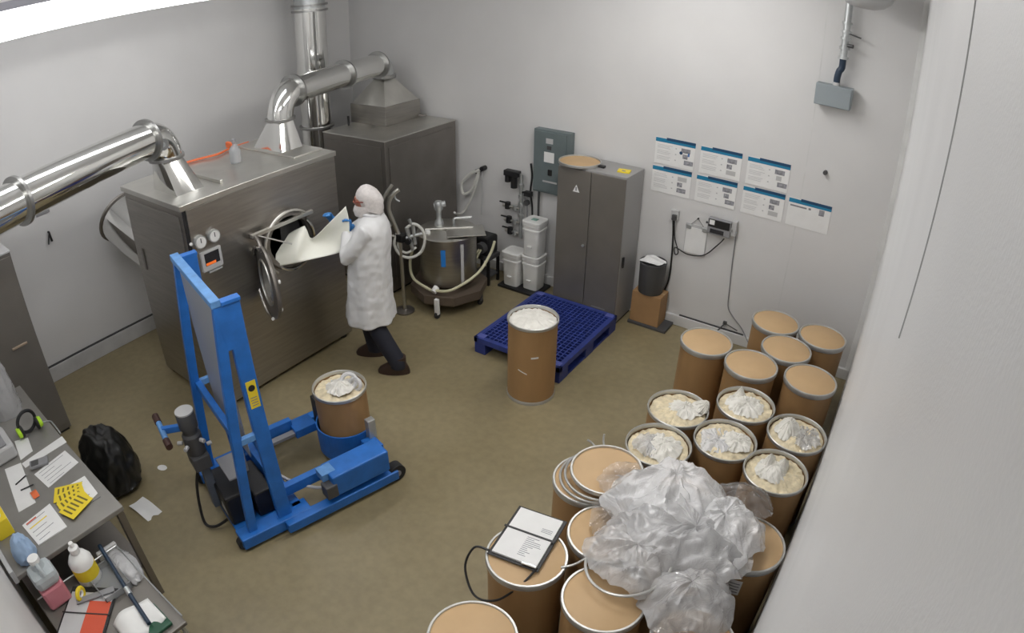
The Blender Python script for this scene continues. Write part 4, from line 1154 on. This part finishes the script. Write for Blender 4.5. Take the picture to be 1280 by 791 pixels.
for s in (-1, 1):
    bm_.tube([HC + Vector((-.01, s * .074, .02)), HC + Vector((-.015, s * .082, .0)), HC + Vector((-.005, s * .076, -.03))], [.012, .016, .008], 8)
for h_, k_, a_ in ((hipL, kneeL, ankL), (hipR, kneeR, ankR)):
    bm_.tube([h_, h_.lerp(k_, .5), k_, k_.lerp(a_, .35), a_, a_ + Vector((0, 0, -.05))], [.085, .075, .055, .055, .038, .036], 14)
    bm_.tube([a_ + Vector((-.04, 0, -.045)), a_ + Vector((.06, 0, -.055)), a_ + Vector((.14, 0, -.065))], [.035, .035, .022], 10)
for s_, e_, w_ in ((shL, elL, wrL), (shR, elR, wrR)):
    bm_.tube([s_, s_.lerp(e_, .5), e_, e_.lerp(w_, .4), w_], [.055, .048, .040, .038, .026], 12)
for w_, h_ in ((wrL, handL), (wrR, handR)):
    q_ = finger_set(w_, **h_); bm_.add(q_.v, q_.f)
remesh('body', bm_, .0085, 2, M_SKIN, PS)
# clothes
cm = MB()
secs = [(.54, .10, .245, .265, .045), (.62, .10, .235, .26, .040), (.75, .095, .225, .25, .032), (.92, .085, .215, .245, .02), (1.08, .07, .205, .235, .012), (1.22, .055, .20, .235, .01), (1.36, .035, .195, .235, .008), (1.46, .02, .175, .23, .0), (1.545, .01, .14, .18, 0), (1.60, .012, .10, .105, 0), (1.63, .015, .085, .085, 0)]
cm.loft([ell((x, 0, z), a_, b_, 48, fold=7, ph=1 + z * 2.2, amp=am) for z, x, a_, b_, am in secs])
for s_, e_, w_ in ((shL, elL, wrL), (shR, elR, wrR)):
    cm.tube([s_ + Vector((-.01, -.06 if s_.y > 0 else .06, -.01)), s_, s_.lerp(e_, .35), s_.lerp(e_, .7), e_, e_.lerp(w_, .35), e_.lerp(w_, .7), e_.lerp(w_, .93)], [.07, .085, .080, .078, .078, .068, .060, .054], 16)
coat = remesh('lab_coat', cm, .011, 3, M_COAT, PS)
for v in coat.data.vertices:
    p = v.co
    k = .010 * noise.noise(Vector((p.x * 9, p.y * 9, p.z * 4))) + .006 * noise.noise(p * 17)
    v.co += v.normal * k
part('collar', MB().torus((.012, 0, 1.615), .085, .018, (-.15, 0, 1), 28, 8), M_COAT, PS, world=False, smooth=True)
tm = MB()
for h_, k_, a_ in ((hipL, kneeL, ankL), (hipR, kneeR, ankR)):
    tm.tube([h_, h_.lerp(k_, .5), k_, k_.lerp(a_, .5), a_ + Vector((0, 0, .02)), a_ + Vector((.005, 0, -.03))], [.10, .10, .092, .088, .084, .086], 18)
tm.loft([ell((.07, 0, .84), .12, .15), ell((.07, 0, 1.0), .12, .15)])
remesh('trousers', tm, .012, 2, M_TROU, PS)
for a_ in (ankL, ankR):
    sm = MB(); z0 = 0
    sm.loft([ell((a_.x + .05, a_.y, .0), .16, .058, 20), ell((a_.x + .05, a_.y, .028), .162, .06, 20), ell((a_.x + .04, a_.y, .07), .145, .055, 20), ell((a_.x + .01, a_.y, .12), .09, .056, 20), ell((a_.x - .0, a_.y, .19), .082, .07, 20)])
    part('shoe', sm, M_SHOE, PS, world=False, smooth=True)
hn = MB()
def hn_ring(z, a_, b_, dx):
    a_ *= 1.13; b_ *= 1.14; z *= 1.06; dx -= .024
    return [Vector((v.x + .003 * sin(k * 2.7 + z * 60), v.y + .003 * sin(k * 3.9), v.z - max(0, (HC.x - v.x)) * .45)) for k, v in enumerate(ell((HC.x + dx, 0, HC.z + z), a_, b_, 36))]
hn.loft([hn_ring(.025, .108, .088, -.008), hn_ring(.06, .110, .088, -.010), hn_ring(.095, .096, .078, -.012), hn_ring(.125, .066, .055, -.012), hn_ring(.143, .025, .022, -.012)])
hn.loft([hn_ring(-.055, .088, .082, -.024), hn_ring(.0, .102, .086, -.018), hn_ring(.03, .106, .087, -.012)], False, False)
part('hair_net', hn, M_NET, PS, world=False, smooth=True)
bnm = MB()
bnm.loft([ell((HC.x + .02, 0, HC.z - .155), .05, .05, 24), ell((HC.x + .022, 0, HC.z - .14), .09, .074, 24), ell((HC.x + .018, 0, HC.z - .09), .108, .089, 24), ell((HC.x + .006, 0, HC.z - .06), .110, .093, 24), ell((HC.x - .004, 0, HC.z - .035), .104, .092, 24)], True, False)
part('beard_net', bnm, M_NET, PS, world=False, smooth=True)
part('glasses', MB().tube(cr([HC + Vector((-.01, .086, .008)), HC + Vector((.07, .082, .010)), HC + Vector((.10, .045, .006)), HC + Vector((.106, 0, .012)), HC + Vector((.10, -.045, .006)), HC + Vector((.07, -.082, .01))]), .006, 8), M_GLASSES, PS, world=False, smooth=True)
for nm_, w_, h_ in (('glove', wrL, handL), ('glove', wrR, handR)):
    gm = finger_set(w_, grow=.003, **h_)
    d_ = h_['direction'].normalized()
    gm.tube([w_ - d_ * .05, w_ + d_ * .01], [.036, .032], 14)
    remesh(nm_, gm, .005, 2, M_GLOVE, PS)

# curved white sheet between the port and the hands
bot = [(2.195, -3.152, 1.186), (2.33, -3.03, 1.205), (2.47, -2.90, 1.235), (2.58, -2.79, 1.258), (2.669, -2.704, 1.285)]
top = [(2.191, -3.156, 1.412), (2.30, -3.04, 1.500), (2.395, -2.965, 1.548), (2.43, -2.93, 1.425), (2.56, -2.80, 1.55), (2.700, -2.675, 1.715)]
botc = cr(bot, 14)
topc = cr([top[0], top[1], top[2]], 10) + cr([(2.405, -2.95, 1.49), top[3], (2.48, -2.88, 1.455), top[4], top[5]], 12)
def samp(c, u):
    x = u * (len(c) - 1); i = min(int(x), len(c) - 2); return c[i].lerp(c[i + 1], x - i)
cside = Vector((.55, -.835, 0))
def sheet_f(u, v):
    p = samp(botc, u).lerp(samp(topc, u), v)
    bulge = sin(pi * v) * (-.10 * sin(pi * min(1, max(0, (u - .25) / .75))) + .05 * (1 - u))
    p = p + cside * bulge
    back = v * (.18 - .13 * u)
    p = p - cside * back - Vector((0, 0, back * .28))
    if u > .75: p += Vector((.835, .55, 0)) * .035 * sin(pi * v) * (u - .75) / .2
    return p
o = part('plastic_sheet', MB().grid(sheet_f, 56, 18), M_SHEET, smooth=True, angle=80, loc=(2.45, -2.92, 1.2))
o.modifiers.new('thick', 'SOLIDIFY').thickness = .004
tagit(o, 'curved white plastic sheet held from the machine port to the person', 'sheet')
hl = MB()

# ------------------------------------------------------------------ left side: tall cabinet, bench, cart
t = thing('steel_locker', 'tall grey steel locker against the left wall at the left edge', 'locker', (.6, -5.85, 0))
part('body', MB().bx(.06, 1.05, -6.46, -5.245, .03, 1.89), M_CABM, t, bevel=.006)
part('top_plate', MB().bx(.05, 1.055, -6.47, -5.24, 1.89, 1.902), M_LGREY, t)
part('door', MB().bx(1.05, 1.066, -5.86, -5.255, .10, 1.86), M_CABM, t, bevel=.003)
part('door', MB().bx(1.05, 1.066, -6.45, -5.87, .10, 1.86), M_CABM, t, bevel=.003)
part('handle', MB().bx(1.066, 1.085, -5.52, -5.36, 1.045, 1.065), mat('tan_handle', (.35, .27, .2), .5), t, bevel=.004)
part('plinth', MB().bx(.08, 1.03, -6.44, -5.27, 0, .03), M_BLACK, t)

TZ = .90
CZ = .68
t = thing('work_bench', 'steel topped work bench covered with papers at the lower left', 'bench', (2.6, -6.05, 0))
part('bench_top', MB().bx(1.45, 3.55, -6.48, -5.63, TZ - .04, TZ), M_STEELT if False else mat('bench_steel', (.30, .29, .27), .42, .5, noise_amt=.1, noise_scale=5), t, bevel=.006)
for x in (1.5, 3.5):
    for y in (-6.43, -5.66):
        part('leg', MB().bx(x - .025, x + .025, y - .025, y + .025, 0, TZ - .04), M_STEELD, t, bevel=.004)
part('under_shelf', MB().bx(1.5, 3.5, -6.45, -5.64, .30, .33), M_STEELD, t, bevel=.004)
part('rear_ledge', MB().bx(1.45, 3.56, -6.50, -6.47, TZ - .04, TZ + .06), M_LGREY, t, bevel=.003)

def sheet(name, corners, mt, label, cat, lines=0, z=TZ, th=.003, red=False, group='papers on the bench'):
    """four corner points (x, y) in order; optional print lines"""
    c = [Vector((x, y, z)) for x, y in corners]
    ctr = sum(c, Vector()) / 4
    t = thing(name, label, cat, ctr, 0, group)
    part('sheet', MB().prism(c, (0, 0, th)), mt, t)
    if lines:
        lm = MB(); e1 = c[1] - c[0]; e2 = c[3] - c[0]; random.seed(int(ctr.x * 1000))
        for k in range(lines):
            a0 = .12 + .76 * k / max(1, lines - 1); ln = .35 + .45 * random.random()
            p = c[0] + e2 * a0 + e1 * .1; w = e2 * .018
            lm.prism([p, p + e1 * ln, p + e1 * ln + w, p + w], (0, 0, th + .0006))
        part('print', lm, M_INK, t)
    if red:
        e1 = c[1] - c[0]; e2 = c[3] - c[0]
        p = c[0] + e2 * .06 + e1 * .1; w = e2 * .05
        part('red_heading', MB().prism([p, p + e1 * .35, p + e1 * .35 + w, p + w], (0, 0, th + .0008)), M_REDO, t)
        p = c[0] + e2 * .3 + e1 * .1; w = e2 * .04
        part('yellow_line', MB().prism([p, p + e1 * .6, p + e1 * .6 + w, p + w], (0, 0, th + .0008)), M_YEL, t)
    return t
sheet('paper_strip', [(2.539, -6.009), (2.50, -5.625), (2.60, -5.627), (2.61, -6.004)], M_PAPER, 'long narrow white strip lying near the far end of the bench', 'paper')
sheet('paper_sheet', [(2.741, -5.978), (2.684, -5.68), (2.897, -5.659), (2.964, -5.95)], M_PAPER, 'white printed sheet lying beside the grey gadget on the bench', 'paper', 5)
t = thing('gadget', 'grey handheld gadget half under a sheet on the bench', 'gadget', (2.665, -5.90, TZ))
part('case', MB().bx(-.045, .045, -.075, .075, .003, .025, Matrix.Rotation(-.35, 4, 'Z')), M_GREY, t, world=False, bevel=.006)
part('keys', MB().bx(-.03, .03, -.06, .0, .025, .027, Matrix.Rotation(-.35, 4, 'Z')), M_DGREY, t, world=False)
sheet('paper_sheet', [(3.06, -5.93), (3.07, -5.69), (3.307, -5.70), (3.378, -5.916)], M_PAPER, 'white sheet lying under the yellow label cards', 'paper', 4)
random.seed(9)
for k in range(4):
    t = thing('label_card', ['yellow printed card fanned out leftmost, lowest of the pile', 'yellow printed card second in the fan on the bench', 'yellow printed card third in the fan on the bench', 'yellow printed card topmost of the fan, nearest bench edge'][k], 'card', (3.13 + .06 * k, -5.86 - .005 * k, TZ + .004 + .004 * k), -.5 + .28 * k, 'yellow label cards')
    part('card', MB().bx(-.075, .075, -.105, .105, 0, .003), M_YEL, t, world=False)
    tx = MB()
    for j in range(5):
        tx.bx(-.055, .03 + .02 * random.random(), -.08 + .036 * j, -.066 + .036 * j, .003, .0034)
    part('print', tx, mat('ink_brown', (.16, .12, .02), .6), t, world=False)
sheet('folder', [(3.168, -6.256), (3.13, -6.011), (3.425, -6.01), (3.423, -6.237)], M_PAPER, 'clear sleeve with red-headed form at the near end of the bench', 'folder', 5, th=.008, red=True)
sheet('paper_sheet', [(2.487, -6.143), (2.524, -6.01), (3.03, -6.087), (3.02, -6.226)], M_PAPER, 'white papers with pens lying along the back of the bench', 'paper', 0)
for k, (x, y, a_) in enumerate(((2.72, -6.08, .3), (2.84, -6.07, -.2))):
    t = thing('pen', ['black pen on the papers, farther from the camera', 'black pen on the papers, nearer to the camera'][k], 'pen', (x, y, TZ + .009), a_, 'black pens')
    part('barrel', MB().cyl((0, -.06, 0), (0, .045, 0), .005, n=8), M_BLACK, t, world=False, smooth=True)
    part('tip', MB().cyl((0, .045, 0), (0, .06, 0), .004, .001, n=8), M_GREY, t, world=False, smooth=True)
tagit(part('orange_tab', MB().grid(lambda u, v: Vector((2.95 + (u - .5) * .09, -6.06 + (v - .5) * .05, TZ + .006 + .012 * u * (1 - u) * 4)), 6, 3), M_ORANGE, loc=(2.95, -6.06, TZ)), 'small bright orange tab lying on the papers', 'tab')
t = thing('label_printer', 'light grey label printer at the left edge of the bench', 'printer', (2.27, -6.10, TZ))
part('case', MB().bx(-.16, .16, -.11, .11, 0, .12), M_LGREY, t, world=False, bevel=.02)
part('lid', MB().bx(-.14, .14, -.10, .06, .12, .14), M_GREY, t, world=False, bevel=.008)
part('slot', MB().bx(-.06, .03, -.06, -.02, .14, .142), M_BLACK, t, world=False)
sheet('paper_sheet', [(2.22, -5.956), (2.27, -5.849), (2.468, -5.881), (2.49, -6.0)], M_PAPER, 'small white sheet between the printer and the ear defenders', 'paper', 0)
t = thing('ear_defenders', 'black and lime green ear defenders standing on the bench', 'ear defenders', (2.22, -5.80, TZ))
part('headband', MB().torus((0, 0, .10), .085, .014, (.35, .1, .0), 24, 8, 0, pi * 2), M_BLACK, t, world=False, smooth=True)
for s in (-1, 1):
    c_ = part('ear_cup', MB().lathe([(.0, 0), (.035, 0), (.042, .012), (.036, .035), (0, .04)], 20, (.03, s * .075, .06), Matrix.Rotation(-s * pi / 2, 4, 'X') @ Matrix.Scale(1.3, 4, (1, 0, 0))), M_LIME, t, world=False, smooth=True)
    part('cushion', MB().torus((.03, s * .07, .06), .038, .014, (0, 1, 0), 20, 8), M_BLACK, c_, world=False, smooth=True)
tagit(part('wire_frame', MB().tube(cr([(2.16, -5.74, TZ + .004), (2.22, -5.63, TZ + .004), (2.30, -5.615, TZ + .004), (2.46, -5.62, TZ + .004)]), .006, 8), M_GALV, smooth=True, loc=(2.3, -5.64, TZ)), 'bent steel wire lying at the far corner of the bench', 'wire')
t = thing('wipes_box', 'yellow and white box at the back of the bench by the jug', 'box', (3.06, -6.38, TZ))
part('carton', MB().bx(-.12, .12, -.06, .06, 0, .13), M_YEL, t, world=False, bevel=.004)
part('panel', MB().bx(-.11, .11, .06, .062, .02, .11), M_WHITE, t, world=False)
part('cap', MB().lathe([(.035, .13), (.035, .15), (0, .155)], 14, (-.05, 0, 0)), M_WHITE, t, world=False, smooth=True)
part('cap', MB().lathe([(.035, .13), (.035, .15), (0, .155)], 14, (.05, 0, 0)), M_WHITE, t, world=False, smooth=True)
tagit(part('nitrile_glove', tuft((3.44, -6.34, TZ + .02), (.10, .07), .13, 41, 7), mat('pale_blue', (.30, .42, .60), .5), smooth=True, angle=60, loc=(3.44, -6.34, TZ)), 'crumpled pale blue disposable glove beside the pink jug', 'glove')
t = thing('pink_jug', 'clear rectangular jug of pink liquid standing at the bench end of the cart', 'jug', (3.67, -6.32, CZ))
part('liquid', MB().bx(-.082, .082, -.082, .082, .004, .17), M_PINK, t, world=False, bevel=.02)
part('jug_shell', MB().bx(-.085, .085, -.085, .085, .17, .28), M_JUG, t, world=False, bevel=.035)
part('neck', MB().lathe([(.05, .27), (.032, .31), (.032, .33)], 16, (-.02, .0, 0)), M_JUG, t, world=False, smooth=True)
part('cap', MB().lathe([(.038, .325), (.038, .355), (0, .357)], 16, (-.02, 0, 0)), M_WHITE, t, world=False, smooth=True)
part('jug_handle', MB().tube(cr([(.0, .0, .31), (.05, 0, .325), (.075, .0, .27)]), .014, 8), M_JUG, t, world=False, smooth=True)
tagit(part('film_roll', tuft((1.72, -5.86, TZ), (.16, .13), .55, 44, 9), M_FILM, smooth=True, angle=60, loc=(1.72, -5.86, TZ)), 'tangled clear plastic standing on the bench beside the locker', 'plastic')

# cart in front of the bench
t = thing('utility_cart', 'low steel utility cart with bottles and clipboard at the bottom left', 'cart', (4.02, -6.12, 0))
part('tray', MB().bx(3.575, 4.42, -6.45, -5.80, CZ - .03, CZ), M_CABM, t, bevel=.006)
part('lower_tray', MB().bx(3.62, 4.42, -6.45, -5.80, .20, .23), M_CABM, t, bevel=.006)
for x in (3.65, 4.39):
    for y in (-6.42, -5.83):
        part('post', MB().cyl((x, y, .08), (x, y, CZ - .03), .014, n=10), M_GALV, t, smooth=True)
        part('caster', MB().cyl((x - .012, y, .04), (x + .012, y, .04), .04, n=14), M_RUBBER, t, smooth=True)
part('wire_rail', MB().tube([(3.63, -5.805, CZ + .05), (4.41, -5.805, CZ + .05)], .005, 6), M_GALV, t)
part('wire_rail', MB().tube([(3.63, -5.805, CZ + .05), (3.63, -6.44, CZ + .05)], .005, 6), M_GALV, t)
part('end_clip', MB().bx(3.60, 3.63, -5.95, -5.80, CZ, CZ + .07), M_LGREY, t, bevel=.006)
t = thing('squeeze_bottle', 'white round bottle with yellow label and nozzle cap on the cart', 'bottle', (3.685, -6.07, CZ))
part('bottle_body', MB().lathe([(.076, 0), (.082, .01), (.082, .17), (.06, .21), (.026, .235), (.026, .245)], 24), M_WHITE, t, world=False, smooth=True)
part('yellow_label', MB().lathe([(.0826, .05), (.0826, .14), (.083, .14), (.083, .05), (.0826, .05)], 24), M_YEL, t, world=False, smooth=True)
part('nozzle', MB().lathe([(.034, .24), (.034, .28), (.018, .29), (.015, .32), (0, .323)], 16), M_WHITE, t, world=False, smooth=True)
t = thing('tape_roll', 'roll of yellow and white tape standing beside the squeeze bottle', 'tape', (3.80, -6.19, CZ))
part('roll', MB().torus((0, 0, .05), .036, .014, (.8, .6, 0), 24, 8), M_YEL, t, world=False, smooth=True)
part('core', MB().torus((0, 0, .05), .022, .008, (.8, .6, 0), 24, 8), M_WHITE, t, world=False, smooth=True)
t = thing('clear_tray', 'clear plastic tray lying on the cart beside the bottle', 'tray', (3.82, -5.99, CZ))
part('floor_panel', MB().bx(-.14, .14, -.10, .10, 0, .008), M_CLEARP, t, world=False)
for a_ in ((-.14, .14, -.10, -.094), (-.14, .14, .094, .10), (-.14, -.134, -.10, .10), (.134, .14, -.10, .10)):
    part('side', MB().bx(*a_, .008, .05), M_CLEARP, t, world=False)
tagit(part('clear_pouch', tuft((3.78, -5.85, CZ), (.17, .08), .05, 47, 6), M_FILM, smooth=True, angle=60, loc=(3.78, -5.85, CZ)), 'flat clear plastic pouch at the room side of the cart', 'pouch')
t = thing('long_handle', 'dark navy rod lying diagonally across the cart tray', 'rod', (3.95, -5.93, CZ + .06))
part('rod', MB().cyl((-.36, .03, .03), (.36, -.05, -.01), .014, n=12), M_NAVYP, t, world=False, smooth=True)
part('ferrule', MB().cyl((.05, -.014, .007), (.11, -.021, .004), .018, n=12), M_GALV, t, world=False, smooth=True)
tagit(part('grey_spatula', MB().bx(-.13, .13, -.022, .022, 0, .012, Matrix.Translation((3.86, -6.12, CZ + .02)) @ Matrix.Rotation(1.2, 4, 'Z')), M_GREY, bevel=.004, loc=(3.86, -6.12, CZ + .02)), 'flat grey spatula beside the squeeze bottle on the cart', 'spatula')
t = thing('clipboard', 'black clipboard with grey sheet and orange-red card on the cart', 'clipboard', (3.93, -6.24, CZ), radians(43))
part('board', MB().bx(-.165, .165, -.21, .21, 0, .012), M_BLACK, t, world=False, bevel=.004)
part('sheet', MB().bx(-.15, .15, -.20, .165, .012, .015), M_LGREY, t, world=False)
part('red_card', MB().bx(.0, .15, -.20, .10, .015, .018), M_REDO, t, world=False)
part('band', MB().bx(-.167, .167, .0, .008, .018, .021), M_BLACK, t, world=False)
t = thing('hand_scoop', 'white plastic scoop with dark green base at the bottom edge', 'scoop', (4.22, -6.00, CZ))
part('blade', MB().grid(lambda u, v: Vector((-.08 + .20 * v, -.15 + .27 * u, .03 + .05 * sin(pi * u) * (1 - v) + .03 * sin(u * 7) * .5)), 16, 6), M_WHITE, t, world=False, smooth=True).modifiers.new('thick', 'SOLIDIFY').thickness = .006
part('green_base', MB().bx(-.04, .16, -.13, .13, 0, .025), M_DGREEN, t, world=False, bevel=.006)

# waste bag, floor scraps
o = part('waste_bag', tuft((2.12, -5.27, .085), (.28, .22), .42, 51, 5, sub=5), M_BAGBLK, smooth=True, angle=60, loc=(2.12, -5.27, 0))
tagit(o, 'black plastic waste bag slumped on the floor before the bench', 'bag')
tagit(part('paper_scrap', MB().grid(lambda u, v: Vector((2.53 + .28 * v, -5.36 + .15 * u + .03 * v, .004 + .02 * abs(u - .45) + .012 * sin(v * 4))), 8, 6), M_PAPER, loc=(2.68, -5.28, 0)), 'folded white paper lying on the floor between bag and lift', 'paper')
tagit(part('floor_scrap', MB().lathe([(.0, 0), (.03, 0), (.035, .006), (0, .008)], 12, (2.34, -4.882, 0), Matrix.Scale(1.5, 4, (1, .4, 0))), M_PAPER, loc=(2.34, -4.88, 0)), 'small pale oval scrap on the floor near the lift handle', 'scrap')
